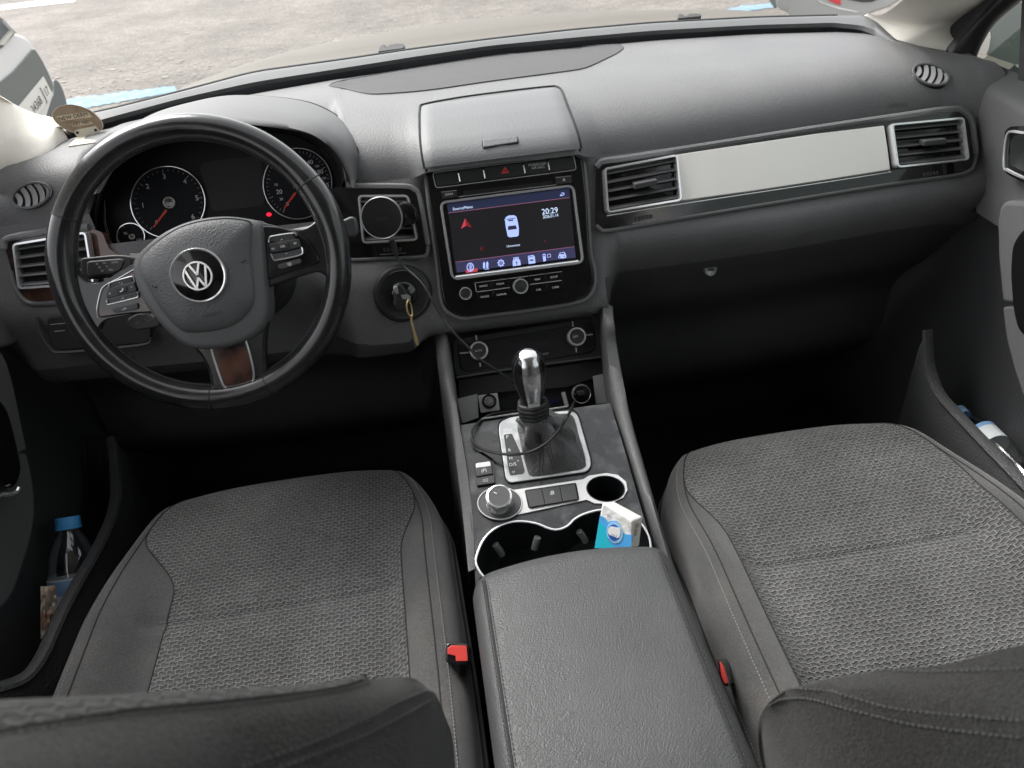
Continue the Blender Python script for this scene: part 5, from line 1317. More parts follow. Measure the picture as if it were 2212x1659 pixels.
# woven strip between ridge and seam
rA=cr([p for p in S_r[:6]]+[at('P',795,1465,Z=1.228)],N)
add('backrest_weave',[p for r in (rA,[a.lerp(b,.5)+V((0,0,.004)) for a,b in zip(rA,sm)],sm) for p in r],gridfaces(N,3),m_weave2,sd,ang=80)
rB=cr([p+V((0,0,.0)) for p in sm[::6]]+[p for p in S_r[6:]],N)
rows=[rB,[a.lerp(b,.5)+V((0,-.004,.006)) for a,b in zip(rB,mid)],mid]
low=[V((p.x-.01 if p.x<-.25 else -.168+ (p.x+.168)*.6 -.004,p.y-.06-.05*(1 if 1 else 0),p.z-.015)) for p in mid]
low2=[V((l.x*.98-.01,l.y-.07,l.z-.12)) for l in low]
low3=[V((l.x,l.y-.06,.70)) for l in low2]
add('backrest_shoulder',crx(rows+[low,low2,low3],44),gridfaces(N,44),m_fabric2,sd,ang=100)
m=MB();m2=MB()
tube('',[p+V((0,0,.0002)) for p in sm[:-2]],.0007,None,n=100,seg=5,mb=m)
bvs=bvh_of([o for o in sd.children if o.name.startswith('backrest_shoulder')][0])
for P,r in (([(0,1588),(255,1547),(510,1521),(713,1495),(800,1474)],.0006),([(520,1659),(640,1617),(713,1588),(800,1548),(866,1515),(920,1492)],.0006),([(600,1662),(713,1618),(800,1582),(880,1540),(930,1512)],.0006)):
    Q=[cast(bvs,'P',p.x,p.y,.0008) for p in cr([V((x,y,0)) for x,y in P],40)]; Q=[q[0] for q in Q if q]
    if len(Q)>3: stitches('',Q,None,None,.0035,.6,r,mb=m2)
m.build('seam',m_seam,sd); m2.build('stitching',M('dull_thread',(.12,.12,.115),.8),sd)
# passenger backrest
Pr=[('P',1660,1700,.90),('P',1645,1650,.97),('P',1638,1600,1.03),('P',1642,1550,1.07),('P',1664,1515,1.10),('P',1705,1489,1.125),('P',1780,1468,1.145),('P',1900,1448,1.165),('P',2030,1436,1.19),('P',2130,1412,1.21),('P',2212,1393,1.225),('P',2330,1375,1.25)]
Pr_=[at(a,b,c,Z=z) for a,b,c,z in Pr]
pr=cr(Pr_,N)
Pm=[('P',1670,1720,.90),('P',1655,1660,.97),('P',1648,1610,1.03),('P',1655,1570,1.07),('P',1690,1530,1.105),('P',1730,1509,1.13),('P',1814,1517,1.155),('P',1900,1542,1.17),('P',1970,1560,1.18),('P',2090,1580,1.20),('P',2212,1597,1.22),('P',2330,1620,1.24)]
pm=cr([at(a,b,c,Z=z) for a,b,c,z in Pm],N)
foot=[V((.165+.44*i/(N-1),.32,.80)) for i in range(N)]
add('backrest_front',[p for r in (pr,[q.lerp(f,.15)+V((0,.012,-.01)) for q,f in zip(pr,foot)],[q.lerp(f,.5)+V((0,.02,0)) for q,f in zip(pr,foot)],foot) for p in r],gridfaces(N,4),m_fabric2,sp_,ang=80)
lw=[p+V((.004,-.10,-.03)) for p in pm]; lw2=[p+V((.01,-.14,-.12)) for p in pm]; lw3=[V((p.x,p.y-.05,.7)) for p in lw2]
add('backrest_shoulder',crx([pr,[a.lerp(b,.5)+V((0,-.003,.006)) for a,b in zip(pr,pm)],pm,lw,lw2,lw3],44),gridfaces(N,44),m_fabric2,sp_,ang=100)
bvq=bvh_of(*[o for o in sp_.children if o.name.startswith('backrest_shoulder') or o.name.startswith('backrest_back')])
m=MB();m2=MB()
for P in ([(600,1375),(640,1340),(700,1322),(760,1322),(850,1332),(1000,1372),(1100,1400),(1250,1422),(1400,1436),(1680,1458)],[(605,1392),(650,1368),(720,1360),(800,1370),(900,1398),(1050,1438),(1200,1472),(1400,1500),(1680,1532)],[(1060,1238),(1200,1252),(1400,1250),(1680,1240)]):
    Q=[cast(bvq,'J',p.x,p.y,.0008) for p in cr([V((x,y,0)) for x,y in P],60)]; Q=[q[0] for q in Q if q]
    if len(Q)>3: stitches('',Q,None,None,.0035,.6,.0006,mb=m2)
m2.build('stitching',M('dull_thread',(.12,.12,.115),.8),sp_)
wp=[('J',1290,1222),('J',1420,1180),('J',1560,1160),('J',1700,1130)]; wq=[('J',1290,1224),('J',1420,1236),('J',1560,1240),('J',1700,1236)]
vs=[]
bva2=bvh_of(*[o for o in sp_.children if o.name.startswith('backrest_')])
for k,L_ in enumerate((wp,wq)):
    for p in cr([V((b,c,0)) for a,b,c in L_],30):
        q=cast(bva2,'J',p.x,p.y+ (4 if k==0 else 0),.001); vs.append(q[0] if q else at('J',p.x,p.y,Z=1.2))
# ================================================================= belt buckles
bk=thing('seat_belt_buckle','red and black seat belt buckle standing between driver seat and armrest','seat belt buckle',at('P',988,1412,Z=.84))
BK=PL(at('P',990,1410,Z=.845),(0,-.55,.83))
shape('housing',BK,'P',[(963,1392),(969,1388),(1008,1390),(1015,1397),(1014,1430),(1004,1437),(968,1434),(962,1426)],m_gloss,off=0,depth=.10,r=.002,parent=bk,bevel=.002)
shape('release_button',BK,'P',[(975,1394),(1008,1395),(1011,1428),(985,1429),(984,1417),(967,1413),(967,1400)],m_redbtn,off=.002,depth=.006,r=.001,parent=bk,bevel=.001)
m=MB(); c=BK.at('P',1000,1470); tube('',[BK.at('P',990,1412,-.01),BK.at('P',992,1500,-.09)+V((0,-.02,-.05))],.013,None,n=8,seg=10,sq=(.013,.008),mb=m); m.build('stem',m_dark,bk)
b2_=thing('seat_belt_buckle','sliver of a red seat belt buckle between the armrest and passenger seat','seat belt buckle',at('P',1566,1455,Z=.84))
BK2=PL(at('P',1566,1455,Z=.845),(-.4,-.5,.77))
shape('housing',BK2,'P',[(1550,1425),(1562,1436),(1574,1480),(1568,1484),(1556,1470)],m_gloss,off=-.004,depth=.09,parent=b2_,bevel=.001)
shape('release_button',BK2,'P',[(1554,1428),(1563,1440),(1573,1476),(1565,1478),(1558,1462)],m_redbtn,off=0,depth=.006,parent=b2_,bevel=.001)
# ================================================================= doors
def doorline(pts,X): return [at(a,b,c,X=(d[0] if d else X)) for a,b,c,*d in pts]
dR=thing('front_door','right front door panel with speaker pod, padded pull and long lower pocket','car door',(.8,.9,.6))
dL=thing('front_door','left front door panel with black grip and pocket holding the blue capped bottle','car door',(-.8,.9,.6))
# right door upper, from window sill down
def wall(name,rails,mat,par,nu=30,nv=20): return loft(name,rails,mat,nu=nu,nv=nv,parent=par,ang=80)
seam=[('N',552,412),('N',640,500),('N',700,600),('N',760,720),('N',790,830),('N',825,960),('N',842,1100),('N',845,1250),('N',835,1420),('N',820,1600),('N',800,1750)]
sl=[at(v,x,y,X=.785) for v,x,y in seam]
# panel grid: columns from the seam rearwards; rows sill->bottom
sill=[V((.785,sl[0].y,sl[0].z))]
rowsR=[]
for p in cr(sl,24):
    rowsR.append(p)
vs=[]
for i,p in enumerate(rowsR):
    t=i/23
    for j in range(24):
        s=j/23; y=p.y-(p.y+.9)*s
        ztop=rowsR[0].z-.035*min(1,s*3)
        z=ztop-(rowsR[0].z-rowsR[-1].z)*t*1.0 if s>.15 else p.z+(ztop-(rowsR[0].z-rowsR[-1].z)*t-p.z)*(s/.15)
        x=.785+.0*s-.012*math.sin(math.pi*min(1,t*1.3))+.02*max(0,.2-t)/.2
        vs.append(V((x,y,z)))
add('upper_panel',vs,gridfaces(24,24),m_dashs,dR,ang=80)
tube('door_gap',[p+V((-.002,.001,0)) for p in rowsR],.0035,m_gap,dash,n=50)
# lower dark panel
def lowpanel(par,X,sg):
    vs=[]
    for i in range(16):
        z=1.14-i*(1.14-.42)/15
        for j in range(30):
            y=1.62-j*(1.62+.8)/29
            vs.append(V((X+sg*.012*math.sin(i*.3),y,z)))
    add('lower_panel',vs,gridfaces(30,16),m_door,par,ang=80)
lowpanel(dR,.80,1); lowpanel(dL,-.80,-1)
TP=PL((.775,1.0,1.15),(-.97,-.2,.12))
shape('tweeter_bezel',TP,'N',[(1035,1200),(1045,1080),(1090,1045),(1203,1040),(1400,1060),(1400,1540),(1203,1510),(1060,1440),(1030,1390)],m_gloss,off=.002,depth=.02,r=.006,parent=dR)
ring('tweeter_frame',cr([TP.at('N',x,y,.002) for x,y in [(1045,1200),(1070,1095),(1110,1075),(1203,1085),(1400,1100),(1400,1540),(1203,1480),(1075,1420),(1038,1380)]],60,True),TP.n,.004,.004,m_chrome,dR)
shape('tweeter_grille',TP,'N',[(1090,1180),(1115,1125),(1150,1115),(1400,1140),(1400,1500),(1203,1420),(1085,1360)],M('tweeter_mesh',(.07,.075,.075),.4,.6,bump=('lines',(1,1,900),.0006)),off=.0045,depth=.002,r=.004,parent=dR)
pad=[('P',2153,470),('P',2158,445),('P',2172,433),('P',2212,436),('P',2330,450)]
padb=[('P',2163,655),('P',2166,656),('P',2176,658),('P',2222,664),('P',2350,680)]
PP=PL((.755,.95,1.0),(-.98,-.16,.1))
shape('door_pad',PP,'P',[(2152,480),(2158,446),(2172,433),(2212,437),(2400,455),(2400,670),(2176,657),(2163,652),(2154,560)],m_doorpad,off=0,depth=.04,r=.012,parent=dR,bevel=.008)
shape('door_pad',PP,'P',[(2164,665),(2176,661),(2400,680),(2400,1000),(2212,866),(2190,800),(2172,730)],m_doorpad,off=-.004,depth=.04,r=.012,parent=dR,bevel=.008)
shape('door_grip',PP,'P',[(2178,590),(2182,530),(2200,500),(2225,485),(2400,480),(2400,800),(2225,740),(2195,716),(2184,670)],m_gloss,off=.03,depth=.05,r=.015,parent=dR,bevel=.012)
# lower pocket lip right
lipR=[('X',-4,900),('X',0,1000),('X',10,1080),('X',50,1180),('X',120,1262),('X',220,1368),('X',330,1482),('X',420,1575),('X',520,1680)]
lr=cr([at(v,x,y,X=.70) for v,x,y in lipR],40)
lr=[V((.80,1.26,.70)),V((.76,1.20,.68))]+lr if 0 else lr
tube('pocket_lip',lr,.006,m_door,dR,n=60,sq=(.010,.006),up=(0,0,1))
add('pocket_wall',[p for r in (lr,[p+V((-.012,-.006,-.03)) for p in lr],[V((p.x-.006,p.y,p.z-.12)) for p in lr],[V((p.x,p.y,min(p.z-.2,.42))) for p in lr]) for p in r],gridfaces(40,4),m_door,dR,ang=80)
# left door
DLp=PL((-.775,.95,1.0),(.97,-.2,.1))
shape('upper_pad',DLp,'P',[(-120,470),(0,540),(18,600),(35,660),(52,730),(30,745),(0,752),(-120,780)],m_dashs,off=0,depth=.04,r=.01,parent=dL,bevel=.01)
shape('door_pad',DLp,'W',[(-200,150),(0,200),(30,250),(58,350),(85,480),(112,612),(98,618),(60,640),(-200,700)],m_doorpad,off=.004,depth=.04,r=.012,parent=dL,bevel=.01)
shape('door_pad',DLp,'W',[(-200,640),(92,622),(118,625),(140,720),(152,830),(148,920),(128,1010),(100,1100),(70,1190),(30,1260),(-200,1400)],m_doorpad,off=.002,depth=.05,r=.02,parent=dL,bevel=.012)
shape('door_grip',DLp,'W',[(-200,380),(0,392),(38,430),(62,500),(85,600),(102,680),(95,730),(72,775),(-20,790),(-200,800)],m_gloss,off=.03,depth=.05,r=.015,parent=dL,bevel=.014)
tube('grip_trim',[DLp.at('W',x,y,.034) for x,y in [(0,800),(40,798),(68,788),(78,770)]],.003,m_chrome,dL,n=16)
lipL=[('W',455,560),('W',470,650),('W',477,720),('W',478,800),('W',462,880),('W',430,960),('W',380,1060),('W',320,1160),('W',262,1270),('W',215,1370),('W',175,1460),('W',120,1540),('W',60,1575),('W',-40,1605)]
XL=[-.735,-.73,-.725,-.715,-.71,-.705,-.70,-.70,-.70,-.70,-.70,-.705,-.715,-.73]
ll=cr([at(v,x,y,X=X_) for (v,x,y),X_ in zip(lipL,XL)],50)
tube('pocket_lip',ll,.006,m_door,dL,n=70,sq=(.010,.006),up=(0,0,1))
add('pocket_wall',[p for r in (ll,[p+V((.014,-.006,-.03)) for p in ll],[V((p.x+.008,p.y,p.z-.12)) for p in ll],[V((p.x,p.y,min(p.z-.2,.42))) for p in ll]) for p in r],gridfaces(50,4),m_door,dL,ang=80)
kp_=PL((-.79,1.15,.65),(.95,-.3,.1))
ring('kick_panel_frame',rnd([kp_.at('W',x,y,.002) for x,y in [(340,560),(425,560),(435,695),(345,705)]],.008),kp_.n,.004,.003,m_dark,dL)
# ================================================================= bottles, paper
m_pet=bpy.data.materials.new('clear_plastic'); m_pet.use_nodes=True
nt=m_pet.node_tree; nn_=nt.nodes; nn_.clear(); o_=nn_.new('ShaderNodeOutputMaterial'); tr=nn_.new('ShaderNodeBsdfTransparent'); tr.inputs[0].default_value=(.90,.93,.96,1); gl2=nn_.new('ShaderNodeBsdfGlossy'); gl2.inputs['Roughness'].default_value=.08; lw_=nn_.new('ShaderNodeLayerWeight'); lw_.inputs[0].default_value=.35; mx=nn_.new('ShaderNodeMixShader')
mr_=nn_.new('ShaderNodeMapRange'); nt.links.new(lw_.outputs['Fresnel'],mr_.inputs[0]); mr_.inputs[3].default_value=.10; mr_.inputs[4].default_value=.7
nt.links.new(mr_.outputs[0],mx.inputs[0]); nt.links.new(tr.outputs[0],mx.inputs[1]); nt.links.new(gl2.outputs[0],mx.inputs[2]); nt.links.new(mx.outputs[0],o_.inputs[0])
m_cap=M('bottle_cap_blue',(.07,.38,.80),.4); m_capr=M('bottle_cap_pale',(.30,.50,.75),.4)
m_label=M('bottle_label',(.80,.84,.88),.45); m_labelb=M('label_blue',(.25,.45,.75),.45); m_navyl=M('label_navy',(.02,.03,.15),.5)
def bottle(nm,label,top,bottom,R,capm,labels,l0=.28,lh=.34,b0=.52,bh=.09):
    """top: cap top centre; bottom: base centre"""
    t=thing(nm,label,'bottle',bottom); ax=(top-bottom).normalized(); H=(top-bottom).length
    pr=[(.0,.0),(R*.7,.002),(R*.95,.012),(R,.03),(R*.98,H*.30),(R*.96,H*.45),(R,H*.50),(R*.98,H*.60),(R*1.0,H*.66),(R*.97,H*.70),(R*.93,H*.74),(R*.75,H*.82),(R*.5,H*.89),(R*.38,H*.93),(R*.38,H*.95)]
    lathe('bottle_body',bottom,ax,pr,m_pet,t,seg=40)
    lathe('cap',bottom+ax*(H*.925),ax,[(R*.50,0),(R*.50,H*.075*.3),(R*.48,H*.075*.34),(R*.485,H*.07),(R*.46,H*.078),(0,H*.078)],capm,t,seg=36)
    lathe('label',bottom+ax*(H*l0),ax,[(R*1.012,0),(R*1.012,H*lh)],m_label,t,seg=40)
    lathe('label_band',bottom+ax*(H*b0),ax,[(R*1.02,0),(R*1.02,H*bh)],m_labelb,t,seg=40)
    return t,ax,H
bt=at('P',145,1118,X=-.755); d=V((-.03,-.02,-1)).normalized()
# lower end chosen from the picture: base runs behind the pocket lip
bb=at('P',186,1450,X=-.752); 
bo,ax_,H_=bottle('water_bottle','clear water bottle with blue cap standing in the left door pocket',bt,bb+(bb-bt).normalized()*.0,.038,m_cap,None)
# label words facing the cabin
LPn=PL(bb.lerp(bt,.45)+V((.034,-.012,.004)),(.72,-.62,.3))
for s,a_,b_ in (('sig',(392,908),(478,905)),('CIEL',(318,1045),(440,1055))):
    text('label_lettering',s,LPn.at('M',*a_),LPn.at('M',*b_),LPn.n,m_navyl,bo)
t2=at('U',800,318,X=.775); b2b=at('U',1900,1420,X=.775)
bo2,ax2,H2=bottle('water_bottle','crumpled clear water bottle lying in the right door pocket',t2,t2+(b2b-t2).normalized()*.23,.026,m_capr,None,.56,.16,.69,.035)
pn=thing('paper_wrapper','crumpled cream paper wrapper tucked beside the blue capped bottle','wrapper',at('M',180,1100,X=-.765))
KP=PL(at('M',180,1100,X=-.762),(.8,-.5,.3)); random.seed(3)
vs=[]
for j in range(14):
    for i in range(8):
        x=128+ (130)*i/7; y=905+ (430)*j/13 + (-12*i/7 if j==0 else 0)
        vs.append(KP.at('M',x+random.uniform(-3,3),y+random.uniform(-4,4),random.uniform(-.003,.004)))
add('paper_wrapper_sheet',vs,gridfaces(8,14),M('cream_paper',(.72,.64,.55),.6,var=(25,(.55,.34,.24),.45,.62)),pn,solid=.0006,ang=20)
# ================================================================= card holder on the dash
ft=[C_('K',1270,1020,.002)[0],C_('K',1655,975,.002)[0],C_('K',1555,1130,.002)[0],C_('K',1140,1190,.002)[0]]
DS=thing('badge_stand','round tarnished metal badge reading new derm on a bent cream bracket','badge',at('K',1400,1180,Z=1.235))
p0=ft[0].lerp(ft[1],.5)+V((0,0,.002))
BD=PL(p0,(.25,-.93,.20))
m_badge=M('tarnished_metal',(.36,.27,.19),.38,.7,var=(60,(.48,.38,.28),.4,.7))
el=cr([BD.at('K',x,y,0) for x,y in [(855,660),(880,590),(960,520),(1080,485),(1200,482),(1350,515),(1480,570),(1600,660),(1680,760),(1705,830),(1690,900),(1640,910),(1500,920),(1300,950),(1180,940),(1060,890),(960,820),(890,740)]],60,True)
plate('badge_disc',[p+BD.n*.0 for p in el],BD.n,.004,m_badge,DS)
m_cream=M('cream_metal',(.62,.58,.48),.4,.2)
ring('badge_edge',[BD.n*-.0042+p for p in el],BD.n,.001,.0046,m_cream,DS)
shape('badge_bracket',BD,'K',[(1240,905),(1580,835),(1660,940),(1640,985),(1290,1020),(1265,1010),(1230,960)],m_cream,off=.002,depth=.0015,parent=DS)
a_=BD.at('K',1270,1020,.002);b_=BD.at('K',1655,975,.002);c_=ft[2];d_=ft[3]
add('badge_foot',[a_,b_,c_,d_,a_-V((0,0,.0015)),b_-V((0,0,.0015)),c_-V((0,0,.0015)),d_-V((0,0,.0015))],[(0,1,2,3),(4,7,6,5),(0,4,5,1),(1,5,6,2),(2,6,7,3),(3,7,4,0)],m_cream,DS,smooth=False)
for x,y in ((1280,948),(1580,905)): lathe('bracket_screw',BD.at('K',x,y,.002),BD.n,[(.0022,0),(.0022,.001),(0,.0012)],m_dark,DS,seg=12)
m_stripe=M('badge_label',(.50,.42,.30),.5); m_ink=M('badge_ink',(.03,.03,.035),.5)
shape('badge_label',BD,'K',[(930,678),(1455,600),(1525,690),(1000,760)],m_stripe,off=.0006,depth=.0004,parent=DS)
shape('badge_label',BD,'K',[(1140,805),(1500,760),(1545,805),(1200,850)],m_stripe,off=.0006,depth=.0004,parent=DS)
ptext('lettering','NEW DERM',BD,'K',(990,752),(1455,668),m_ink,DS,off=.001); ptext('lettering','LABY MED',BD,'K',(1180,840),(1490,790),m_ink,DS,off=.001)
# ================================================================= pillars, roof, floor, glass
def pill(P,name,mat,nv=16,nu=20): return loft(name,P,mat,nu=nu,nv=nv,parent=car,ang=80)
def L3(*a): return [V(p) for p in a]
bR0=at('P',1871,30,Z=1.272); bR1=at('P',1893,46,Z=1.268); bR2=at('P',1938,86,Z=1.262); bR3=at('P',1975,97,Z=1.258); bR4=at('P',2041,108,Z=1.252)
def up_at(x,y,h,base):  # point further up the pillar seen at pixel x,y with height z
    return at('P',x,y,Z=h)
T0=at('P',1960,-8,Z=1.36); T4=at('P',2160,-12,Z=1.335)
print('pillar pts',bR0,T0,bR4,T4)
low=[bR0+V((.0,.02,-.03)),bR1+V((0,.01,-.02)),bR2+V((0,0,-.02)),bR3+V((0,0,-.02)),bR4+V((0,0,-.02))]
basep=[bR0,bR1,bR2,bR3,bR4]
topp=[T0,T0.lerp(T4,.25)+V((0,-.02,.0)),T0.lerp(T4,.5)+V((0,-.03,0)),T0.lerp(T4,.75)+V((0,-.02,0)),T4]
dirv=V((-.13,-.75,.52)).normalized()
top2=[p+(T0-bR0).normalized()*.0+dirv*.62 for p in topp]
midp=[a.lerp(b,.5) for a,b in zip(basep,topp)]
def blend(rows,nu,nv):
    rr=[cr(r,nu) for r in rows]; return crx(rr,nv)
vs=blend([low,basep,topp,top2],24,30); add('windscreen_pillar',vs,gridfaces(24,30),m_beige,car,ang=80)
# left
Fp=[(141,284,1.262),(124,264,1.266),(111,253,1.272),(82,247,1.285),(39,230,1.31),(0,208,1.335),(-100,150,1.40),(-300,60,1.47)]
Bp=[(139,286,1.260),(125,310,1.256),(113,331,1.252),(79,353,1.247),(45,369,1.243),(14,381,1.24),(-30,380,1.262),(-300,330,1.42)]
Fq=[at('P',x,y,Z=z) for x,y,z in Fp]; Bq=[at('P',x,y,Z=z) for x,y,z in Bp]
rl=[[p+V((0,.03,-.02)) for p in Fq],Fq,[a.lerp(b,.2)+V((.004,-.012,.010)) for a,b in zip(Fq,Bq)],[a.lerp(b,.55)+V((.008,-.020,.014)) for a,b in zip(Fq,Bq)],[a.lerp(b,.85)+V((.004,-.010,.008)) for a,b in zip(Fq,Bq)],Bq,[p+V((0,.01,-.03)) for p in Bq]]
vs=[]
nu=40
cols_=[[r[j] for r in rl] for j in range(len(Fq))]
rows_=[cr(c,30) for c in cols_]          # along the width at each station
vs=crx([list(x) for x in rows_],nu)
add('windscreen_pillar',vs,gridfaces(30,nu),m_beige,car,ang=80)
# door frame seal + window glass + outer mirror right
sA=[at('P',2041,108,X=.80),at('P',2090,60,X=.80),at('P',2150,0,X=.80),at('P',2200,-50,X=.80)]
sB=[at('P',2100,140,X=.815),at('P',2118,95,X=.815),at('P',2150,45,X=.815),at('P',2215,-12,X=.815)]
sC=[at('P',2101,141,X=.84),at('P',2122,95,X=.84),at('P',2154,47,X=.84),at('P',2220,-8,X=.84)]
loft('door_frame',[[p+V((-.01,.03,0)) for p in sA],sA,[a.lerp(b,.5)+V((-.012,0,.0)) for a,b in zip(sA,sB)],sB,sC],m_dark,nu=20,nv=20,parent=dR,ang=80)
gq=[at('P',2095,135,X=.835),at('P',2115,90,X=.835),at('P',2150,40,X=.835),at('P',2215,-20,X=.835)]
g0=[V((.835,1.25,1.22)),V((.78,.75,1.65)),V((.77,-.3,1.72)),V((.835,-.3,1.2))]
plate('door_glass',g0,V((-1,0,0)),.004,m_sideglass,dR)
mir=thing('wing_mirror','right wing mirror housing seen through the side window','wing mirror',(1.02,1.22,1.2))
MP=PL(at('N',1000,400,X=.98),(-.5,-.85,.15))
dome('mirror_shell',[MP.at('N',x,y,-.0) for x,y in ell(1080,330,300,330,10,40)],MP.n,[(1,-.07),(1.03,-.02),(1,0),(.96,.003)],M('mirror_shell',(.10,.11,.105),.35,coat=.3),mir,ang=80)
shape('mirror_glass',MP,'N',ell(1090,320,255,280,10,40),M('mirror_glass',(.30,.33,.31),.2,.4),off=.004,depth=.002,parent=mir)
shape('mirror_highlight',MP,'N',[(832,390),(890,285),(922,258),(930,300),(915,400),(870,500),(835,540),(795,560),(785,520)],M('mirror_highlight_pale',(.62,.61,.55),.3),off=.008,depth=.004,r=.004,parent=mir,bevel=.002)  # pale patch painting a highlight onto the mirror shell
shape('sail_panel',PL((.86,1.1,1.2),(-.95,-.25,.1)),'N',[(995,650),(1125,535),(1165,570),(1160,760),(1130,745)],M('sail_plastic',(.40,.44,.44),.5),off=0,depth=.01,parent=mir)
shape('window_divider',PL((.81,1.0,1.25),(-.98,-.1,.1)),'N',[(1195,-200),(1230,-200),(1230,820),(1160,790),(1150,740)],m_dark,off=0,depth=.02,parent=dR)
# roof, floor, body sides
m=MB(); m.box((-.83,.66,1.17),V((.035,0,0)),V((0,.58,0)),V((0,0,.095))); m.build('door_top',m_dark,dL,bevel=.015)
m=MB(); m.box((0,-.45,1.86),V((.70,0,0)),V((0,1.20,0)),V((0,0,.03))); m.build('roof',m_headliner,car,bevel=.02)
m=MB(); m.box((0,.2,.40),V((.95,0,0)),V((0,1.5,0)),V((0,0,.02))); m.build('floor',m_carpet,car)
m=MB(); m.box((0,1.62,.78),V((.95,0,0)),V((0,.02,0)),V((0,0,.42))); m.build('firewall',m_carpet,car)
for s in(-1,1):
    m=MB(); m.box((s*.90,.1,.80),V((.03,0,0)),V((0,1.55,0)),V((0,0,.41))); m.build('body_side',m_bodypaint,car)
m=MB(); m.box((0,-1.45,1.1),V((.9,0,0)),V((0,.03,0)),V((0,0,.75))); m.build('rear_light_block',m_dark,car)  # unseen opaque wall added to cut light from the rear
for s in(-1,1):
    m=MB(); m.box((s*.84,-.95,1.5),V((.02,0,0)),V((0,.5,0)),V((0,0,.36))); m.build('rear_side_light_block',m_dark,car)  # unseen side walls added to keep rear side light out
for s in(-1,1):
    m=MB(); m.box((s*.80,-.25,1.55),V((.03,0,0)),V((0,.07,0)),V((0,.0,.35))); m.build('door_pillar',m_beige,car,bevel=.01)
# bonnet
cr1=[('P',300,225,1.06),('P',370,200,1.10),('P',436,172,1.13),('P',549,132,1.15),('P',650,105,1.155),('P',759,83,1.16),('P',891,61,1.16),('P',1062,40,1.16),('P',1240,27,1.16),('P',1410,21,1.155),('P',1560,21,1.15),('P',1640,24,1.14),('P',1695,30,1.13),('P',1750,48,1.08)]
crp=[at(a,b,c,Z=z) for a,b,c,z in cr1]
N=60; cb_=cr(crp,N)
rear=[at('P',225,246,Z=1.10)]+[p+V((0,.05,-.10)) for p in rowsA[20:200:12]]
rear=cr([V((p.x,p.y,min(p.z,1.165))) for p in [q+V((0,.03,-.08)) for q in rowsA[4:212:8]]],N)
fr1=[p+V((p.x*.02,.35,-.10)) for p in cb_]; fr2=[p+V((0,.7,-.32)) for p in cb_]; fr3=[p+V((0,.75,-.75)) for p in cb_]
add('bonnet',crx([rear,[a.lerp(b,.5)+V((0,0,.012)) for a,b in zip(rear,cb_)],cb_,fr1,fr2,fr3],40),gridfaces(N,40),m_bodypaint,car,ang=80)
tube('cowl_seal',[p+V((0,.012,-.003)) for p in rowsA[16:206:5]],.004,m_rubber,car,n=120,seg=8)
m_w=m_rubber
for pts in ([('B',300,362),('B',440,345),('B',480,330)],):
    pass
def wiper(pts,arm):
    o=thing('wiper','','');del o['label'];del o['category'];o.parent=car
    P=[at(*p,Z=1.262)+V((0,.03,0)) for p in pts]
    n=V((0,-.5,.86)); plate('wiper_head',P,n,.015,m_rubber,o,bevel=.002)
wiper([('B',485,345),('B',490,318),('B',508,300),('B',532,300),('B',535,315),('B',560,300),('B',610,293),('B',650,295),('B',657,312),('B',640,325)],[('B',300,366),('B',400,352),('B',500,340)])
wiper([('C',180,125),('C',182,98),('C',208,98),('C',225,110),('C',250,96),('C',300,95),('C',322,100),('C',322,112)],[('C',120,128),('C',200,118)])
# windscreen
wa=[rowsA[i]+V((0,.02,0)) for i in range(16,206,10)]
wt=[V((p.x*.82,1.0-.15*abs(p.x),1.80)) for p in wa]
wm=[a.lerp(b,.5)+V((0,.05,.03)) for a,b in zip(wa,wt)]
loft('windscreen',[wa,wm,wt],m_glass,nu=30,nv=12,parent=car)
# ================================================================= outside
m_road=M('asphalt',(.138,.125,.113),.9,bump=('noise',45,.008),var=(1.1,(.19,.172,.155),.38,.62))
_n=m_road.node_tree.nodes; _l=m_road.node_tree.links; _b=_n['Principled BSDF']; _src=_b.inputs['Base Color'].links[0].from_socket
_tc=_n.new('ShaderNodeTexCoord'); _prev=_src
for _s,_d,_lo,_hi,_a,_c in ((28,5,.35,.65,.80,1.18),(7,6,.35,.65,.88,1.12),(70,2,.60,.68,1,1.45)):
    _x=_n.new('ShaderNodeTexNoise'); _x.inputs['Scale'].default_value=_s; _x.inputs['Detail'].default_value=_d; _l.new(_tc.outputs['Object'],_x.inputs['Vector'])
    _r=_n.new('ShaderNodeMapRange'); _l.new(_x.outputs['Fac'],_r.inputs[0]); _r.inputs[1].default_value=_lo;_r.inputs[2].default_value=_hi;_r.inputs[3].default_value=_a;_r.inputs[4].default_value=_c
    _v=_n.new('ShaderNodeVectorMath'); _v.operation='SCALE'; _l.new(_prev,_v.inputs[0]); _l.new(_r.outputs[0],_v.inputs['Scale']); _prev=_v.outputs[0]
_l.new(_prev,_b.inputs['Base Color'])
nt=m_road.node_tree
vs=[(-60,-40,0),(60,-40,0),(60,120,0),(-60,120,0)]
road=add('road',vs,[(0,1,2,3)],m_road,None); road['kind']='structure'
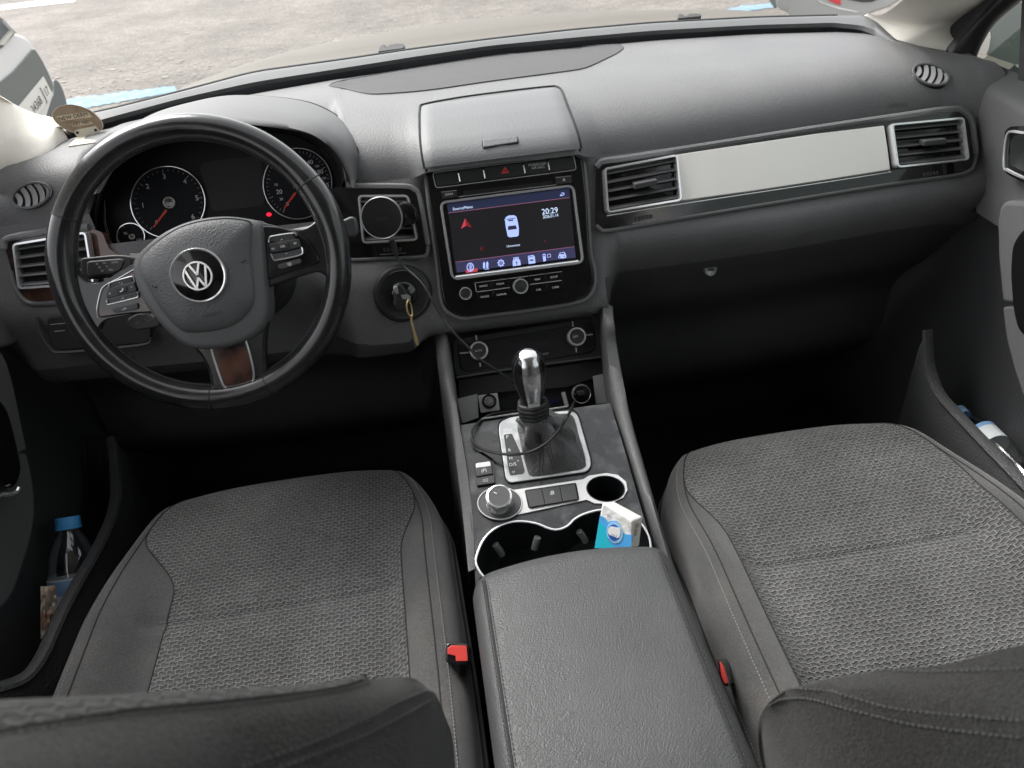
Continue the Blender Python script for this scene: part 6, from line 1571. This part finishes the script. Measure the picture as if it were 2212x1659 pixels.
# chips of pale grit pressed into the asphalt
m=MB(); random.seed(11)
for i in range(9000):
    y=random.uniform(5.2,11); x=random.uniform(-4.5,7); 
    band=math.exp(-((y-7.7)/.9)**2)*.9+.1
    if random.random()>band: continue
    s=random.uniform(.004,.018)*(1 if random.random()<.93 else 2); n=5; a0=random.random()*6
    m.add([V((x+math.cos(a0+k*6.28/n)*s*random.uniform(.6,1.7),y+math.sin(a0+k*6.28/n)*s,.004+random.random()*.003)) for k in range(n)],[list(range(n))])
g=m.build('road_grit',M('pale_grit',(.29,.265,.235),.9),None,smooth=False); g['kind']='stuff'; g['label']='pale worn grit on the asphalt'
def road_mark(name,pts,z,mat,kind='structure',jag=0,n=40):
    P=[at(*p,Z=0) for p in pts]; 
    o=plate(name,[V((p.x,p.y,z)) for p in P],V((0,0,1)),0,mat); o['kind']=kind; return o
m_wline=M('road_paint',(.6,.6,.58),.8,var=(8,(.6,.6,.57),.5,.7)); m_bline=M('blue_road_paint',(.14,.25,.36),.8,var=(14,(.22,.30,.36),.42,.62))
road_mark('road_marking',[('Q',-300,115),('Q',0,80),('Q',995,-50),('Q',995,30),('Q',0,140),('Q',-300,175)],.006,m_wline)
random.seed(5)
def jagged(top,bot,n=26,j=2.0):
    t=lin([V((x,y,0)) for x,y in top],n); b=lin([V((x,y,0)) for x,y in bot],n)
    return [('P',p.x,p.y+random.uniform(-j,j)) for p in t]+[('P',p.x,p.y+random.uniform(-j,j)*.6) for p in b[::-1]]
road_mark('road_marking',jagged([(60,236),(165,213),(260,201),(378,186)],[(60,262),(200,232),(300,214),(385,200)],40,1.6),.006,m_bline)
road_mark('road_marking',jagged([(1560,24),(1600,14),(1660,8),(1760,0)],[(1560,32),(1600,27),(1672,17),(1760,10)],20,1.2),.006,m_bline)
# ---- white car on the left, its tail toward us
wc=thing('parked_car','white car at the left edge, its dark tailgate and plate 34368 showing beside the pillar','car',(-2.6,4.2,0))
WPn=PL((-2.05,4.3,.8),(.93,-.36,.05))
m_wcar=M('white_paint',(.80,.80,.79),.3,coat=.8); m_dkg=M('tailgate_black',(.16,.18,.17),.06,coat=1,roughvar=(9,.03,.12)); m_gry=M('bumper_grey',(.16,.175,.175),.5)
def wsh(nm,pts,mat,off,depth,r=.02,bevel=.0): return shape(nm,WPn,'Q',pts,mat,off=off,depth=depth,r=r,parent=wc,bevel=bevel)
wsh('body',[(-600,200),(-100,330),(60,420),(240,445),(350,490),(450,610),(560,760),(660,930),(715,1060),(725,1180),(700,1320),(640,1500),(560,1900),(-600,1900)],m_wcar,0,1.2,.03,.03)
wsh('rear_window',[(-600,120),(-60,180),(60,265),(180,385),(215,425),(100,560),(30,640),(-600,900)],m_gry,.01,.02,.02,.01)
wsh('spoiler_lip',[(5,575),(165,388),(205,405),(60,598),(10,592)],M('lip_cream',(.62,.62,.55),.5),.03,.02,.003,.004)
wsh('spoiler_tip',[(60,268),(115,310),(240,440),(200,415),(130,350)],m_wcar,.04,.02,.003,.004)
wsh('tailgate',[(440,648),(470,660),(560,800),(650,980),(700,1110),(705,1180),(688,1232),(560,1420),(500,1540),(-300,1120),(0,1090),(200,930),(330,780)],m_dkg,.012,.02,.02,.01)
wsh('tail_bumper',[(715,1040),(780,1080),(840,1200),(890,1370),(860,1560),(560,1560),(640,1420),(720,1230)],m_gry,-.03,.3,.02,.02)
pl_=wsh('number_plate',[(577,1008),(697,1243),(500,1525),(245,1412)],M('plate_white',(.78,.78,.72),.4),.02,.006,.004,.002)
m_pltx=M('plate_ink',(.05,.05,.05),.5)
pq=[V((x,y,0)) for x,y in [(577,1008),(697,1243),(500,1525),(245,1412)]]
pyd=(WPn.at('Q',577,1008)-WPn.at('Q',697,1243)); pH=pyd.length; pyd.normalize()
def pt(s,t0,t1,hs):
    l=lambda t,h: (pq[2]+(pq[1]-pq[2])*t)*(1-h)+(pq[3]+(pq[0]-pq[3])*t)*h
    a=l(t0,.16);b=l(t1,.16); pa=WPn.at('Q',a.x,a.y,.0215);pb=WPn.at('Q',b.x,b.y,.0215)
    xd=(pb-pa).normalized(); text('lettering',s,pa,pb,WPn.n,m_pltx,pl_,hs=hs,ydir=pyd)
pt('34368',-.02,.50,1.5); pt('I',.545,.553,.9); pt('J',.60,.68,1.4); pt('17',.77,.93,1.5)
# ---- silver car top right
sc=thing('parked_car','silver car at the top right behind the pillar with one red tail light visible','car',(3.2,5,0))
SPn=PL((2.4,5.0,.7),(-.35,-.93,.1))
m_scar=M('silver_paint',(.42,.43,.42),.3,.5,coat=.7)
def ssh(nm,pts,mat,off,depth,r=.02,bevel=0): return shape(nm,SPn,'R',pts,mat,off=off,depth=depth,r=r,parent=sc,bevel=bevel)
ssh('body',[(275,-200),(280,0),(300,95),(440,160),(480,230),(1300,260),(1500,160),(1700,95),(1870,0),(2000,-200)],m_scar,0,1.2,.03,.03)
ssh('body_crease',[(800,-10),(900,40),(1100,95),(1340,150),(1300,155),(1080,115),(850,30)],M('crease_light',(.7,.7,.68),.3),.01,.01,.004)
ssh('tail_light',[(930,-60),(1105,-60),(1112,68),(1050,50),(945,5)],M('tail_light_red',(.6,.04,.05),.15,coat=1),.015,.02,.01,.004)
ssh('rear_glass',[(1115,-60),(1700,-60),(1500,25),(1380,30),(1220,0)],M('car_glass',(.03,.035,.035),.05,coat=1),.015,.01,.01)
ssh('tail_bumper',[(200,-100),(290,-100),(298,100),(275,110),(240,60),(215,10)],m_gry,-.02,.2,.01)
# ================================================================= light, world, camera
w=bpy.data.worlds.new('World'); scene.world=w; w.use_nodes=True; nt=w.node_tree; bg=nt.nodes['Background']
sky=nt.nodes.new('ShaderNodeTexSky'); sky.sky_type='NISHITA'; sky.sun_disc=False; sky.sun_elevation=R_(50); sky.sun_rotation=R_(-42); sky.dust_density=3; sky.air_density=1
hs=nt.nodes.new('ShaderNodeHueSaturation'); hs.inputs['Saturation'].default_value=.12; nt.links.new(sky.outputs[0],hs.inputs['Color']); nt.links.new(hs.outputs[0],bg.inputs[0]); bg.inputs[1].default_value=.14
sl_=bpy.data.lights.new('sun','SUN'); sl_.energy=1.4; sl_.angle=R_(35); sl_.color=(1,.97,.92); so=bpy.data.objects.new('sun',sl_); col.objects.link(so)
# light from ahead, high, slightly left: azimuth matches the sky's sun
az=R_(42); el_=R_(50); d=V((math.sin(-az)*math.cos(el_),math.cos(az)*math.cos(el_),math.sin(el_)))
so.rotation_euler=d.to_track_quat('Z','Y').to_euler()
cd=bpy.data.cameras.new('camera'); cam=bpy.data.objects.new('camera',cd); col.objects.link(cam); scene.camera=cam
rot=Matrix((Lv,Fv,Uv))  # rows are the car axes written in camera space
cam.matrix_world=Matrix.Translation(CAM) @ rot.to_4x4()
cd.sensor_width=36; cd.lens=FPX/2212*36; cd.clip_start=.02; cd.clip_end=400
cd.dof.use_dof=True; cd.dof.focus_distance=1.15; cd.dof.aperture_fstop=9
scene.render.resolution_x=1024; scene.render.resolution_y=768
scene.render.engine='CYCLES'
scene.view_settings.view_transform='Standard'; scene.view_settings.look='None'; scene.view_settings.gamma=1; scene.view_settings.use_curve_mapping=False
scene.view_settings.exposure=1.65
scene.cycles.max_bounces=8; scene.cycles.transparent_max_bounces=12
